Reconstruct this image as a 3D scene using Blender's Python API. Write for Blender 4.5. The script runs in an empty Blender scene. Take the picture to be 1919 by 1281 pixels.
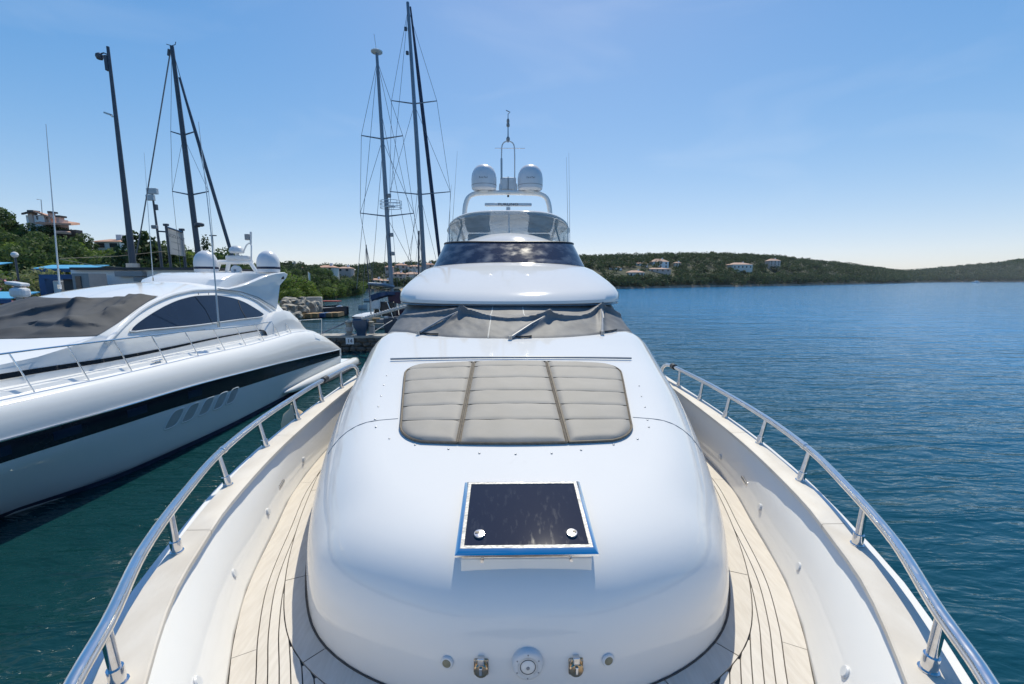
import bpy, bmesh, math, random
import numpy as np
from mathutils import Vector, Matrix
R = math.radians
sc = bpy.context.scene
COL = sc.collection

# ------------------------------------------------------------------ camera, sky, sun, exposure
W_, H_, FOC, PIT, YAW, CX, CZ = 1919., 1281., 808., R(8.1), R(1.0), -0.10, 4.6
cam = bpy.data.cameras.new('camera'); camo = bpy.data.objects.new('camera', cam); COL.objects.link(camo)
cam.sensor_width = 36; cam.lens = FOC / W_ * 36; cam.clip_start = .05; cam.clip_end = 20000
camo.location = (CX, 0, CZ); camo.rotation_euler = (R(90) - PIT, 0, -YAW)
sc.camera = camo
SUN_EL, SUN_AZ = R(55), R(8.5)            # azimuth measured from +Y towards +X
world = bpy.data.worlds.new('World'); sc.world = world; world.use_nodes = True
wn = world.node_tree.nodes; wl = world.node_tree.links; wn.clear()
sky = wn.new('ShaderNodeTexSky'); sky.sky_type = 'NISHITA'; sky.sun_disc = False
sky.sun_elevation = SUN_EL; sky.sun_rotation = SUN_AZ; sky.altitude = 1200
sky.air_density = 1.0; sky.dust_density = 0.75; sky.ozone_density = 1.4
bg = wn.new('ShaderNodeBackground'); bg.inputs['Strength'].default_value = 0.14
wo = wn.new('ShaderNodeOutputWorld')
hsv = wn.new('ShaderNodeHueSaturation'); hsv.inputs['Saturation'].default_value = 1.64; 
# soft shoulder on the sky's brightness, as a camera records it: c / (1 + c / 5.5)
vs = wn.new('ShaderNodeVectorMath'); vs.operation = 'MULTIPLY_ADD'; vs.inputs[1].default_value = (1 / 5.5,) * 3; vs.inputs[2].default_value = (1, 1, 1); wl.new(sky.outputs[0], vs.inputs[0])
vd = wn.new('ShaderNodeVectorMath'); vd.operation = 'DIVIDE'; wl.new(sky.outputs[0], vd.inputs[0]); wl.new(vs.outputs[0], vd.inputs[1]); wl.new(vd.outputs[0], hsv.inputs['Color']); hsv.inputs['Value'].default_value = 1.6
tint = wn.new('ShaderNodeMix'); tint.data_type = 'RGBA'; tint.blend_type = 'MULTIPLY'; tint.inputs['Factor'].default_value = 1; tint.inputs['B'].default_value = (1.1, 1.08, 1.17, 1); wl.new(hsv.outputs[0], tint.inputs['A'])
# thin high cirrus, an even veil of faint streaks over the whole sky
ctc = wn.new('ShaderNodeTexCoord'); cmp_ = wn.new('ShaderNodeMapping'); cmp_.inputs['Scale'].default_value = (1.1, 2.6, 5.0); cmp_.inputs['Rotation'].default_value = (0, 0, R(35)); wl.new(ctc.outputs['Generated'], cmp_.inputs[0])
cns = wn.new('ShaderNodeTexNoise'); cns.inputs['Scale'].default_value = 1.64; cns.inputs['Detail'].default_value = 7; cns.inputs['Distortion'].default_value = .8; wl.new(cmp_.outputs[0], cns.inputs['Vector'])
cmr = wn.new('ShaderNodeMapRange'); cmr.inputs['From Min'].default_value = .52; cmr.inputs['From Max'].default_value = .85; cmr.inputs['To Max'].default_value = .13; wl.new(cns.outputs[0], cmr.inputs[0])
cmx = wn.new('ShaderNodeMix'); cmx.data_type = 'RGBA'; cmx.inputs['B'].default_value = (6.2, 6.6, 7.2, 1); wl.new(cmr.outputs[0], cmx.inputs['Factor']); wl.new(tint.outputs['Result'], cmx.inputs['A'])
wl.new(cmx.outputs['Result'], bg.inputs[0]); wl.new(bg.outputs[0], wo.inputs[0])
sun = bpy.data.lights.new('sun', 'SUN'); suno = bpy.data.objects.new('sun', sun); COL.objects.link(suno)
sun.energy = 4.05; sun.angle = R(.5); sun.color = (1, .93, .76)
sdir = Vector((math.sin(SUN_AZ) * math.cos(SUN_EL), math.cos(SUN_AZ) * math.cos(SUN_EL), math.sin(SUN_EL)))
suno.rotation_euler = (-sdir).to_track_quat('-Z', 'Y').to_euler(); suno.location = (0, 0, 60)
sc.view_settings.view_transform = 'Standard'; sc.view_settings.look = 'None'
sc.view_settings.exposure = 0.1; sc.view_settings.gamma = 1.0
sc.view_settings.use_curve_mapping = False
sc.cycles.max_bounces = 10; sc.cycles.transparent_max_bounces = 16

# ------------------------------------------------------------------ helpers
def ray(px, py):
    u = (px - W_ / 2) / FOC; v = (H_ / 2 - py) / FOC
    y = math.cos(PIT) + v * math.sin(PIT); z = -math.sin(PIT) + v * math.cos(PIT)
    return (u * math.cos(YAW) + y * math.sin(YAW), -u * math.sin(YAW) + y * math.cos(YAW), z)
def P(px, py, F):                         # a point of the place, F metres ahead along the boat's axis
    d = ray(px, py); t = F / d[1]
    return Vector((CX + d[0] * t, F, CZ + d[2] * t))
def PZ(px, py, z):
    d = ray(px, py); t = (z - CZ) / d[2]
    return Vector((CX + d[0] * t, d[1] * t, z))
def spl(pts):
    xs = [p[0] for p in pts]; ys = [p[1] for p in pts]; n = len(xs); m = []
    for i in range(n):
        if i == 0: m.append((ys[1] - ys[0]) / (xs[1] - xs[0]))
        elif i == n - 1: m.append((ys[-1] - ys[-2]) / (xs[-1] - xs[-2]))
        else:
            a = (ys[i] - ys[i-1]) / (xs[i] - xs[i-1]); b = (ys[i+1] - ys[i]) / (xs[i+1] - xs[i])
            m.append(0 if a * b <= 0 else 2 * a * b / (a + b))
    def fn(x):
        if x <= xs[0]: return ys[0]
        if x >= xs[-1]: return ys[-1]
        i = 0
        while x > xs[i+1]: i += 1
        h = xs[i+1] - xs[i]; t = (x - xs[i]) / h; t2 = t * t; t3 = t2 * t
        return (2*t3 - 3*t2 + 1) * ys[i] + (t3 - 2*t2 + t) * h * m[i] + (-2*t3 + 3*t2) * ys[i+1] + (t3 - t2) * h * m[i+1]
    return fn
def smooth(pts, n):                       # resampled smooth path through 3-D points
    pts = [Vector(p) for p in pts]; s = [0]
    for a, b in zip(pts, pts[1:]): s.append(s[-1] + (b - a).length)
    fs = [spl(list(zip(s, [p[k] for p in pts]))) for k in range(3)]
    return [Vector([f(s[-1] * i / (n - 1)) for f in fs]) for i in range(n)]
def lerp(a, b, t): return a + (b - a) * t
def frange(a, b, n): return [a + (b - a) * i / (n - 1) for i in range(n)]

class MB:
    def __init__(s): s.v = []; s.f = []
    def add(s, v, f):
        k = len(s.v); s.v += [tuple(p) for p in v]; s.f += [tuple(i + k for i in q) for q in f]; return s
    def grid(s, rows, close_u=False, close_v=False):
        nr = len(rows); nc = len(rows[0]); v = [p for r in rows for p in r]; f = []
        for i in range(nr - (0 if close_v else 1)):
            for j in range(nc - (0 if close_u else 1)):
                a = i * nc + j; b = i * nc + (j + 1) % nc; c = ((i + 1) % nr) * nc + (j + 1) % nc; d = ((i + 1) % nr) * nc + j
                f.append((a, b, c, d))
        return s.add(v, f)
    def poly(s, pts): return s.add(pts, [tuple(range(len(pts)))])
    def box(s, c, size, rz=0, M=None):
        x, y, z = [q / 2 for q in size]; m = M or (Matrix.Translation(Vector(c)) @ Matrix.Rotation(rz, 4, 'Z'))
        v = [m @ Vector((sx * x, sy * y, sz * z)) for sz in (-1, 1) for sx, sy in ((-1, -1), (1, -1), (1, 1), (-1, 1))]
        return s.add(v, [(0, 3, 2, 1), (4, 5, 6, 7), (0, 1, 5, 4), (1, 2, 6, 5), (2, 3, 7, 6), (3, 0, 4, 7)])
    def tube(s, path, r, n=8, caps=True):
        path = [Vector(p) for p in path]; rs = r if isinstance(r, (list, tuple)) else [r] * len(path); rows = []
        up = Vector((0, 0, 1)); prev = None
        for i, p in enumerate(path):
            t = (path[min(i + 1, len(path) - 1)] - path[max(i - 1, 0)]).normalized()
            if prev is None:
                a = up if abs(t.z) < .95 else Vector((1, 0, 0)); x = t.cross(a).normalized()
            else: x = (prev - t * prev.dot(t)).normalized()
            prev = x; y = t.cross(x)
            rows.append([p + (x * math.cos(q) + y * math.sin(q)) * rs[i] for q in [2 * math.pi * k / n for k in range(n)]])
        k = len(s.v); s.grid(rows, close_u=True)
        if caps:
            s.f.append(tuple(k + i for i in range(n))[::-1]); e = k + (len(path) - 1) * n; s.f.append(tuple(e + i for i in range(n)))
        return s
    def lathe(s, prof, c, n=16, M=None):   # prof (r, z)
        rows = []
        for r, z in prof:
            row = [Vector((r * math.cos(2 * math.pi * k / n), r * math.sin(2 * math.pi * k / n), z)) for k in range(n)]
            rows.append([(M @ p if M else p + Vector(c)) for p in row])
        k = len(s.v); s.grid(rows, close_u=True)
        s.f.append(tuple(k + i for i in range(n))[::-1]); e = k + (len(prof) - 1) * n; s.f.append(tuple(e + i for i in range(n)))
        return s
    def prism(s, pts, d):                 # planar polygon extruded by vector d
        n = len(pts); d = Vector(d); a = [Vector(p) for p in pts]
        return s.add(a + [p + d for p in a], [tuple(range(n))[::-1], tuple(range(n, 2 * n))] + [(i, (i + 1) % n, n + (i + 1) % n, n + i) for i in range(n)])
    def build(s, name, mat, parent=None, sm=True, loc=None, bevel=0):
        o0 = origin(parent) if parent else Vector((0, 0, 0))
        if loc is not None: loc = Vector(loc)
        elif parent is None and s.v:
            a = np.array(s.v); loc = Vector(((a[:, 0].min() + a[:, 0].max()) / 2, (a[:, 1].min() + a[:, 1].max()) / 2, a[:, 2].min()))
        base = loc if loc is not None else o0
        me = bpy.data.meshes.new(name)
        me.from_pydata([(p[0] - base[0], p[1] - base[1], p[2] - base[2]) for p in s.v], [], s.f)
        bm = bmesh.new(); bm.from_mesh(me)
        bmesh.ops.remove_doubles(bm, verts=bm.verts, dist=1e-5)
        bmesh.ops.recalc_face_normals(bm, faces=bm.faces)
        bm.to_mesh(me); bm.free()
        if sm:
            me.polygons.foreach_set('use_smooth', [True] * len(me.polygons))
            me.set_sharp_from_angle(angle=R(38))
        me.materials.append(mat)
        o = bpy.data.objects.new(name, me); COL.objects.link(o)
        if parent: o.parent = parent; o.location = base - o0
        else: o.location = base
        if bevel:
            m = o.modifiers.new('bevel', 'BEVEL'); m.width = bevel; m.segments = 2; m.limit_method = 'ANGLE'
        return o
def origin(o):
    p = Vector(o.location)
    while o.parent: o = o.parent; p += Vector(o.location)
    return p
def tag(o, label=None, cat=None, group=None, kind=None):
    if label: o['label'] = label
    if cat: o['category'] = cat
    if group: o['group'] = group
    if kind: o['kind'] = kind
    return o
def thing(name, loc, label, cat, group=None):
    o = bpy.data.objects.new(name, None); COL.objects.link(o); o.location = loc; o.empty_display_size = .3
    return tag(o, label, cat, group)
def part_copy(src, parent, loc, rot=None, scale=None, name=None):
    c = src.copy(); COL.objects.link(c); c.parent = parent; c.location = Vector(loc) - origin(parent)
    if rot is not None: c.rotation_euler = rot
    if scale is not None: c.scale = scale
    return c
def copy_tree(o, loc=None, parent=None, label=None):
    c = o.copy(); COL.objects.link(c); c.parent = parent
    if loc is not None: c.location = loc
    if label: c['label'] = label
    for ch in list(o.children): copy_tree(ch, None, c)
    return c
def text_mesh(name, txt, size, mat, parent, M, depth=.002, font_shear=0):
    cu = bpy.data.curves.new(name, 'FONT'); cu.body = txt; cu.size = size; cu.extrude = depth
    cu.align_x = 'CENTER'; cu.align_y = 'CENTER'; cu.shear = font_shear; cu.resolution_u = 3
    t = bpy.data.objects.new(name, cu); COL.objects.link(t)
    dg = bpy.context.evaluated_depsgraph_get(); me = bpy.data.meshes.new_from_object(t.evaluated_get(dg))
    bpy.data.objects.remove(t); me.materials.clear(); me.materials.append(mat)
    o0 = origin(parent); me.transform(M); me.transform(Matrix.Translation(-o0))
    o = bpy.data.objects.new(name, me); COL.objects.link(o); o.parent = parent
    return o

# ------------------------------------------------------------------ materials
def mat(name, col, rough=.5, metal=0, col2=None, scale=3, stretch=(1, 1, 1), bump=0, bscale=None, coat=0, detail=4, lo=.35, hi=.65, spec=.5, rough2=None, island=0, objrand=0):
    m = bpy.data.materials.new(name); m.use_nodes = True; nt = m.node_tree; n = nt.nodes; l = nt.links
    b = n['Principled BSDF']; b.inputs['Base Color'].default_value = (*col, 1); b.inputs['Roughness'].default_value = rough
    b.inputs['Metallic'].default_value = metal; b.inputs['Specular IOR Level'].default_value = spec
    if coat: b.inputs['Coat Weight'].default_value = coat; b.inputs['Coat Roughness'].default_value = .04
    tc = n.new('ShaderNodeTexCoord'); mp = n.new('ShaderNodeMapping'); mp.inputs['Scale'].default_value = stretch
    l.new(tc.outputs['Object'], mp.inputs[0])
    if col2 or rough2 is not None:
        ns = n.new('ShaderNodeTexNoise'); ns.inputs['Scale'].default_value = scale; ns.inputs['Detail'].default_value = detail
        l.new(mp.outputs[0], ns.inputs['Vector'])
        mr = n.new('ShaderNodeMapRange'); mr.inputs['From Min'].default_value = lo; mr.inputs['From Max'].default_value = hi
        l.new(ns.outputs[0], mr.inputs[0]); fac = mr.outputs[0]
        if col2:
            mx = n.new('ShaderNodeMix'); mx.data_type = 'RGBA'; mx.inputs['A'].default_value = (*col, 1); mx.inputs['B'].default_value = (*col2, 1)
            if island:
                gi = n.new('ShaderNodeNewGeometry'); ad = n.new('ShaderNodeMix'); ad.inputs['Factor'].default_value = island
                l.new(fac, ad.inputs['A']); l.new(gi.outputs['Random Per Island'], ad.inputs['B']); fac = ad.outputs['Result']
            if objrand:
                oi = n.new('ShaderNodeObjectInfo'); ad = n.new('ShaderNodeMix'); ad.inputs['Factor'].default_value = objrand
                l.new(fac, ad.inputs['A']); l.new(oi.outputs['Random'], ad.inputs['B']); fac = ad.outputs['Result']
            l.new(fac, mx.inputs['Factor']); l.new(mx.outputs['Result'], b.inputs['Base Color'])
        if rough2 is not None:
            m2 = n.new('ShaderNodeMapRange'); m2.inputs['To Min'].default_value = rough; m2.inputs['To Max'].default_value = rough2
            l.new(mr.outputs[0], m2.inputs[0]); l.new(m2.outputs[0], b.inputs['Roughness'])
    if bump:
        nb = n.new('ShaderNodeTexNoise'); nb.inputs['Scale'].default_value = bscale or scale; nb.inputs['Detail'].default_value = 5
        l.new(mp.outputs[0], nb.inputs['Vector']); bp = n.new('ShaderNodeBump'); bp.inputs['Strength'].default_value = 1; bp.inputs['Distance'].default_value = bump
        l.new(nb.outputs[0], bp.inputs['Height']); l.new(bp.outputs[0], b.inputs['Normal'])
    return m
M = {}
M['gel'] = mat('white gelcoat', (.805, .793, .772), .075, col2=(.775, .764, .745), scale=1.2, lo=.2, hi=.8)
M['gel_n'] = mat('white gelcoat of the sport yacht', (.86, .86, .85), .08, col2=(.83, .83, .825), scale=.7, lo=.2, hi=.8, bump=.0012, bscale=.5)
M['paintwhite'] = mat('white paint', (.78, .78, .78), .3, col2=(.72, .72, .73), scale=4)
M['steel'] = mat('polished stainless steel', (.78, .78, .80), .1, 1, col2=(.68, .67, .66), scale=30, stretch=(1, .2, 1), rough2=.2)
M['steel_dark'] = mat('dull steel', (.35, .36, .38), .3, 1)
M['brushed'] = mat('brushed steel flange', (.34, .345, .355), .5, .6, col2=(.24, .245, .255), scale=45, stretch=(1, 3, 1), rough2=.62)
M['chrome'] = mat('chrome', (.82, .83, .86), .06, 1, rough2=.14, scale=14)
M['teak'] = mat('weathered teak', (.62, .58, .53), .62, col2=(.52, .475, .42), scale=7, stretch=(6, .8, 1), bump=.0012, bscale=40, objrand=.45)
M['teak2'] = mat('sun bleached teak cap', (.65, .605, .545), .55, col2=(.56, .505, .435), scale=3.0, stretch=(2.5, 1.0, 1), bump=.0008, bscale=30, objrand=.3)
M['caulk'] = mat('black deck caulking', (.05, .045, .042), .7, col2=(.08, .07, .065), scale=20)
M['cushion'] = mat('taupe vinyl cushion', (.325, .30, .265), .62, col2=(.40, .37, .33), scale=2.6, bump=.003, bscale=6, rough2=.7, spec=.3, detail=6, lo=.3, hi=.7)
M['piping'] = mat('brown stitched seam', (.12, .095, .07), .6, col2=(.17, .14, .10), scale=20)
M['cover'] = mat('grey mesh fabric', (.145, .147, .153), .6, col2=(.21, .211, .216), scale=3.5, stretch=(1, 1, .6), bump=.003, bscale=9, detail=7, spec=.3)
M['cover2'] = mat('grey canvas', (.045, .049, .056), .8, col2=(.075, .079, .086), scale=1.3, stretch=(1, 1, .6), bump=.008, bscale=4, detail=7)
M['seam'] = mat('pale seam tape', (.5, .5, .48), .6, col2=(.36, .36, .35), scale=8)
M['bar'] = mat('grey painted bar', (.34, .35, .37), .45, col2=(.28, .29, .31), scale=9)
M['recess_shade'] = mat('shadow grey recess', (.30, .36, .41), .4, col2=(.36, .42, .47), scale=3)
M['black'] = mat('black rubber', (.02, .02, .022), .45, col2=(.035, .035, .035), scale=10)
M['bandblack'] = mat('navy hull band', (.008, .011, .018), .07, col2=(.012, .016, .024), scale=2)
M['navy'] = mat('navy blue canvas', (.012, .03, .075), .7, col2=(.02, .045, .1), scale=4)
M['tint'] = mat('tinted windscreen', (.005, .016, .045), .09, col2=(.12, .16, .22), scale=3.3, stretch=(1, 1, 1.6), rough2=.32, detail=9, lo=.44, hi=.85, bump=.002, bscale=6)
M['glass_n'] = mat('dark cabin glass', (.008, .017, .038), .04, col2=(.012, .024, .05), scale=.8, spec=.4)
M['hatchglass'] = mat('smoked hatch glass', (.005, .012, .032), .04, col2=(.035, .045, .065), scale=22, stretch=(1.6, .5, 1), rough2=.09, detail=10, lo=.55, hi=.9)
M['brass'] = mat('polished bronze', (.62, .47, .33), .16, 1, col2=(.45, .33, .2), scale=18)
M['lens'] = mat('frosted lamp lens', (.27, .25, .17), .25, col2=(.2, .19, .13), scale=40)
M['plastic'] = mat('white plastic', (.68, .69, .70), .35, col2=(.6, .61, .62), scale=6)
M['dome'] = mat('white radome', (.70, .71, .73), .28, col2=(.66, .67, .70), scale=3)
M['ink'] = mat('dark blue lettering', (.015, .02, .05), .5)
M['alu'] = mat('grey anodised mast', (.14, .18, .23), .35, .3, col2=(.19, .23, .28), scale=1, stretch=(1, 1, .2))
M['mastdark'] = mat('dark grey mast', (.045, .06, .085), .4, .2, col2=(.07, .085, .11), scale=1)
M['wire'] = mat('rigging wire', (.16, .18, .21), .4, .6)
M['whip'] = mat('white fibreglass whip', (.55, .6, .63), .4)
M['grey'] = mat('grey plastic', (.25, .26, .27), .5, col2=(.28, .28, .29), scale=5)
M['concrete'] = mat('pale concrete', (.42, .40, .36), .85, col2=(.30, .28, .25), scale=1.5, bump=.02, bscale=6)
M['stone'] = mat('dark wet stone', (.055, .05, .042), .75, col2=(.13, .115, .095), scale=2.2, bump=.05, bscale=3, island=.5)
M['rock'] = mat('pale limestone', (.42, .39, .33), .9, col2=(.24, .215, .18), scale=.8, bump=.12, bscale=1.5)
M['wall'] = mat('white rendered wall', (.88, .88, .87), .8, col2=(.82, .83, .83), scale=.5, bump=.006, bscale=5)
M['wallcream'] = mat('cream rendered wall', (.74, .68, .60), .85, col2=(.66, .60, .52), scale=.3)
M['wallpink'] = mat('pinkish rendered wall', (.64, .50, .43), .85, col2=(.56, .43, .37), scale=.3)
M['rooftile'] = mat('terracotta roof tiles', (.46, .24, .165), .85, col2=(.56, .34, .25), scale=1.2, stretch=(1, 1, 4), bump=.05, bscale=2)
M['roofpale'] = mat('pale terracotta roof tiles', (.52, .36, .28), .85, col2=(.44, .27, .20), scale=1.2, bump=.05, bscale=2)
M['roofdark'] = mat('dark roof felt', (.05, .048, .05), .8, col2=(.08, .075, .075), scale=1)
M['win'] = mat('far window glass', (.04, .05, .06), .15)
M['bluecanopy'] = mat('light blue sheet', (.09, .38, .62), .45, col2=(.12, .45, .68), scale=.6)
M['bluekiosk'] = mat('deep blue paint', (.01, .06, .17), .55, col2=(.015, .085, .22), scale=1)
M['bluecover'] = mat('petrol blue cover', (.008, .045, .10), .4, col2=(.012, .06, .13), scale=3)
M['wood'] = mat('warm plank', (.33, .22, .11), .8, col2=(.24, .16, .08), scale=2, stretch=(.3, 3, 1))
M['rope'] = mat('white rope', (.58, .56, .54), .8, col2=(.45, .44, .42), scale=12, bump=.004, bscale=60)
M['burg'] = mat('burgundy canvas', (.05, .018, .03), .7, col2=(.08, .03, .045), scale=2)
M['cream'] = mat('cream awning', (.62, .48, .32), .8, col2=(.55, .42, .28), scale=1)
M['red'] = mat('faded red canvas', (.38, .07, .05), .8, col2=(.3, .06, .05), scale=2)
M['trunk'] = mat('bark', (.07, .055, .04), .9, col2=(.04, .03, .022), scale=6)
M['ground'] = mat('dry ground', (.20, .17, .12), .95, col2=(.10, .11, .05), scale=.12, bump=.2, bscale=.5)
M['quayground'] = mat('quay paving', (.5, .48, .45), .9, col2=(.42, .40, .37), scale=.4)
M['shore'] = mat('scrub and rock hill ground', (.035, .048, .022), .95, col2=(.065, .068, .038), scale=.05, detail=8)
M['rockshore'] = mat('pale shore rock', (.30, .26, .21), .95, col2=(.14, .12, .10), scale=.15, detail=8, bump=.5, bscale=.3)
def leaf(name, a, b):
    m = mat(name, a, .65, col2=b, scale=.35, island=.55, spec=.25); nt = m.node_tree; p = nt.nodes['Principled BSDF']; tl = nt.nodes.new('ShaderNodeBsdfTranslucent'); mx = nt.nodes.new('ShaderNodeMixShader'); mx.inputs[0].default_value = .4
    nt.links.new(p.inputs['Base Color'].links[0].from_socket, tl.inputs[0]); nt.links.new(p.outputs[0], mx.inputs[1]); nt.links.new(tl.outputs[0], mx.inputs[2]); nt.links.new(mx.outputs[0], nt.nodes['Material Output'].inputs[0]); return m
M['leafA'] = leaf('mid green foliage', (0.074, 0.131, 0.026), (0.196, 0.278, 0.055))
M['leafB'] = leaf('dark green foliage', (0.041, 0.084, 0.030), (0.112, 0.167, 0.048))
M['leafC'] = leaf('yellow green foliage', (0.131, 0.186, 0.023), (0.278, 0.354, 0.047))
M['leafD'] = leaf('pine foliage', (0.022, 0.053, 0.025), (0.065, 0.102, 0.034))
M['leafFar'] = leaf('distant woodland foliage', (.026, .052, .024), (.072, .112, .046))
M['leafOl'] = leaf('grey green foliage', (0.167, 0.205, 0.094), (0.317, 0.335, 0.149))
M['flower'] = mat('pink oleander flowers', (.42, .14, .20), .7, col2=(.55, .30, .33), scale=2, island=.5)

m = mat('white translucent banner', (.78, .78, .76), .6, col2=(.70, .70, .69), scale=2); nt = m.node_tree; p_ = nt.nodes['Principled BSDF']; tl = nt.nodes.new('ShaderNodeBsdfTranslucent'); tl.inputs[0].default_value = (.7, .7, .69, 1); mx = nt.nodes.new('ShaderNodeMixShader'); mx.inputs[0].default_value = .55
nt.links.new(p_.outputs[0], mx.inputs[1]); nt.links.new(tl.outputs[0], mx.inputs[2]); nt.links.new(mx.outputs[0], nt.nodes['Material Output'].inputs[0]); M['banner'] = m
# clear vinyl
m = bpy.data.materials.new('clear vinyl'); m.use_nodes = True; nt = m.node_tree; n = nt.nodes; l = nt.links
b = n['Principled BSDF']; b.inputs['Base Color'].default_value = (.62, .63, .63, 1); b.inputs['Roughness'].default_value = .12
tr = n.new('ShaderNodeBsdfTransparent'); tr.inputs[0].default_value = (.86, .88, .88, 1)
mx = n.new('ShaderNodeMixShader'); tc = n.new('ShaderNodeTexCoord'); mp = n.new('ShaderNodeMapping'); mp.inputs['Scale'].default_value = (.7, .7, 3.2)
ns = n.new('ShaderNodeTexNoise'); ns.inputs['Scale'].default_value = 2.6; ns.inputs['Detail'].default_value = 4
bp = n.new('ShaderNodeBump'); bp.inputs['Distance'].default_value = .05; bp.inputs['Strength'].default_value = 1
mr = n.new('ShaderNodeMapRange'); mr.inputs['From Min'].default_value = .4; mr.inputs['From Max'].default_value = .75; mr.inputs['To Min'].default_value = .34; mr.inputs['To Max'].default_value = .62
l.new(tc.outputs['Object'], mp.inputs[0]); l.new(mp.outputs[0], ns.inputs['Vector']); l.new(ns.outputs[0], bp.inputs['Height']); l.new(bp.outputs[0], b.inputs['Normal'])
l.new(ns.outputs[0], mr.inputs[0]); l.new(mr.outputs[0], mx.inputs[0]); l.new(tr.outputs[0], mx.inputs[1]); l.new(b.outputs[0], mx.inputs[2]); l.new(mx.outputs[0], n['Material Output'].inputs[0])
M['vinyl'] = m

# water
m = bpy.data.materials.new('sea water'); m.use_nodes = True; nt = m.node_tree; n = nt.nodes; l = nt.links
b = n['Principled BSDF']; b.inputs['Base Color'].default_value = (.004, .046, .056, 1); b.inputs['Roughness'].default_value = .07; b.inputs['Specular IOR Level'].default_value = .42; b.inputs['IOR'].default_value = 1.333
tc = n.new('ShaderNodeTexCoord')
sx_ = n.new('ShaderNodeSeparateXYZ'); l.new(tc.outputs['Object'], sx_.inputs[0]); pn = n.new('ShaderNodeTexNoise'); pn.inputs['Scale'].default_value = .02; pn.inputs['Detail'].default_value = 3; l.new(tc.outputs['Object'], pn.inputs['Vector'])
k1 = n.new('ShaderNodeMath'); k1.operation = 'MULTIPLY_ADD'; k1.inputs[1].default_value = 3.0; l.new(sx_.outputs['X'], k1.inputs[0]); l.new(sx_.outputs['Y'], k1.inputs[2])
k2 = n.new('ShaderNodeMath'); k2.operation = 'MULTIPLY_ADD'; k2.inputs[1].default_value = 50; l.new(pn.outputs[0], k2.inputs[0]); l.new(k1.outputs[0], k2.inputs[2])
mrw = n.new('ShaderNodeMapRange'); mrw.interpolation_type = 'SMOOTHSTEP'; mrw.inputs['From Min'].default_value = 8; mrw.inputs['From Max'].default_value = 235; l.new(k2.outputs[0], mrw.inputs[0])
mxw = n.new('ShaderNodeMix'); mxw.data_type = 'RGBA'; mxw.inputs['A'].default_value = (.005, .038, .044, 1); mxw.inputs['B'].default_value = (.002, .22, .50, 1); l.new(mrw.outputs[0], mxw.inputs['Factor']); l.new(mxw.outputs['Result'], b.inputs['Base Color'])  # body colour, teal to bright blue outward; the blue stands in for reflected sky
hs = []
for sx, sy, s_, d_, amp in ((.10, .34, 1, 2, .34), (.5, 1.7, 1, 3, .17), (1.9, 4.6, 1, 3, .048)):
    mp = n.new('ShaderNodeMapping'); mp.inputs['Scale'].default_value = (sx, sy, 1); mp.inputs['Rotation'].default_value = (0, 0, R(9))
    ns = n.new('ShaderNodeTexNoise'); ns.inputs['Scale'].default_value = s_; ns.inputs['Detail'].default_value = d_; ns.inputs['Distortion'].default_value = .6
    ml = n.new('ShaderNodeMath'); ml.operation = 'MULTIPLY'; ml.inputs[1].default_value = amp
    l.new(tc.outputs['Object'], mp.inputs[0]); l.new(mp.outputs[0], ns.inputs['Vector']); l.new(ns.outputs[0], ml.inputs[0]); hs.append(ml.outputs[0])
a1 = n.new('ShaderNodeMath'); a2 = n.new('ShaderNodeMath'); l.new(hs[0], a1.inputs[0]); l.new(hs[1], a1.inputs[1]); l.new(a1.outputs[0], a2.inputs[0]); l.new(hs[2], a2.inputs[1])
bp = n.new('ShaderNodeBump'); bp.inputs['Distance'].default_value = 1.0; bp.inputs['Strength'].default_value = .8
l.new(a2.outputs[0], bp.inputs['Height']); l.new(bp.outputs[0], b.inputs['Normal'])
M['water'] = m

# ------------------------------------------------------------------ setting
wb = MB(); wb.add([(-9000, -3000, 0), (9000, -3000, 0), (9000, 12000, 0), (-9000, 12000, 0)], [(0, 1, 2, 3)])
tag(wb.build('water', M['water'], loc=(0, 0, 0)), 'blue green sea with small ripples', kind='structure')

rng = random.Random(7)
def sm01(t): t = max(0, min(1, t)); return t * t * (3 - 2 * t)
# far shore: polar strip of land from behind the harbour round to the right
fs_ = spl([(470, 84), (540, 88), (600, 112), (640, 165), (700, 188), (840, 200), (1000, 222), (1150, 240), (1300, 292), (1480, 385), (1600, 545), (1690, 780), (1720, 1000), (1760, 1150), (1919, 1350), (2100, 1500)])
fr_ = lambda px: fs_(px) * (1.5 - .1 * sm01((px - 1500) / 200))
ry_ = spl([(470, 508), (540, 502), (600, 505), (650, 506), (700, 503), (760, 501), (820, 498), (900, 494), (1000, 489), (1100, 487), (1200, 484), (1300, 482), (1400, 484), (1440, 486), (1500, 492), (1560, 498), (1620, 505), (1680, 513), (1700, 513), (1760, 507), (1840, 500), (1919, 491), (2000, 488), (2100, 488)])
def far_pt(px, t):
    F = lerp(fs_(px), fr_(px), t); zr = P(px, ry_(px), fr_(px)).z
    z = -.6 + (zr + .6) * (1 - (1 - min(t, 1)) ** 1.7) if t <= 1 else zr - (t - 1) * zr * .8
    z += 1.2 * sm01(t * 30) * (1 - sm01(t * 3)); q = P(px, 525, F); return Vector((q.x, q.y, z))
rows = []
for t in (-.01, .010, .022, .06, .12, .2, .3, .45, .6, .75, .9, 1, 1.15, 1.4):
    rows.append([far_pt(px, t) + Vector((0, 0, rng.uniform(-.25, .35) if 0 < t < .1 else 0)) for px in range(460, 2100, 10)])
hb = MB(); hb.grid(rows[2:]); tag(hb.build('far_hills', M['shore']), 'low wooded hills across the bay', kind='structure')
hb = MB(); hb.grid(rows[:3]); tag(hb.build('rocky_shore', M['rockshore']), 'pale rocky shore under the far trees', kind='structure')
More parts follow.
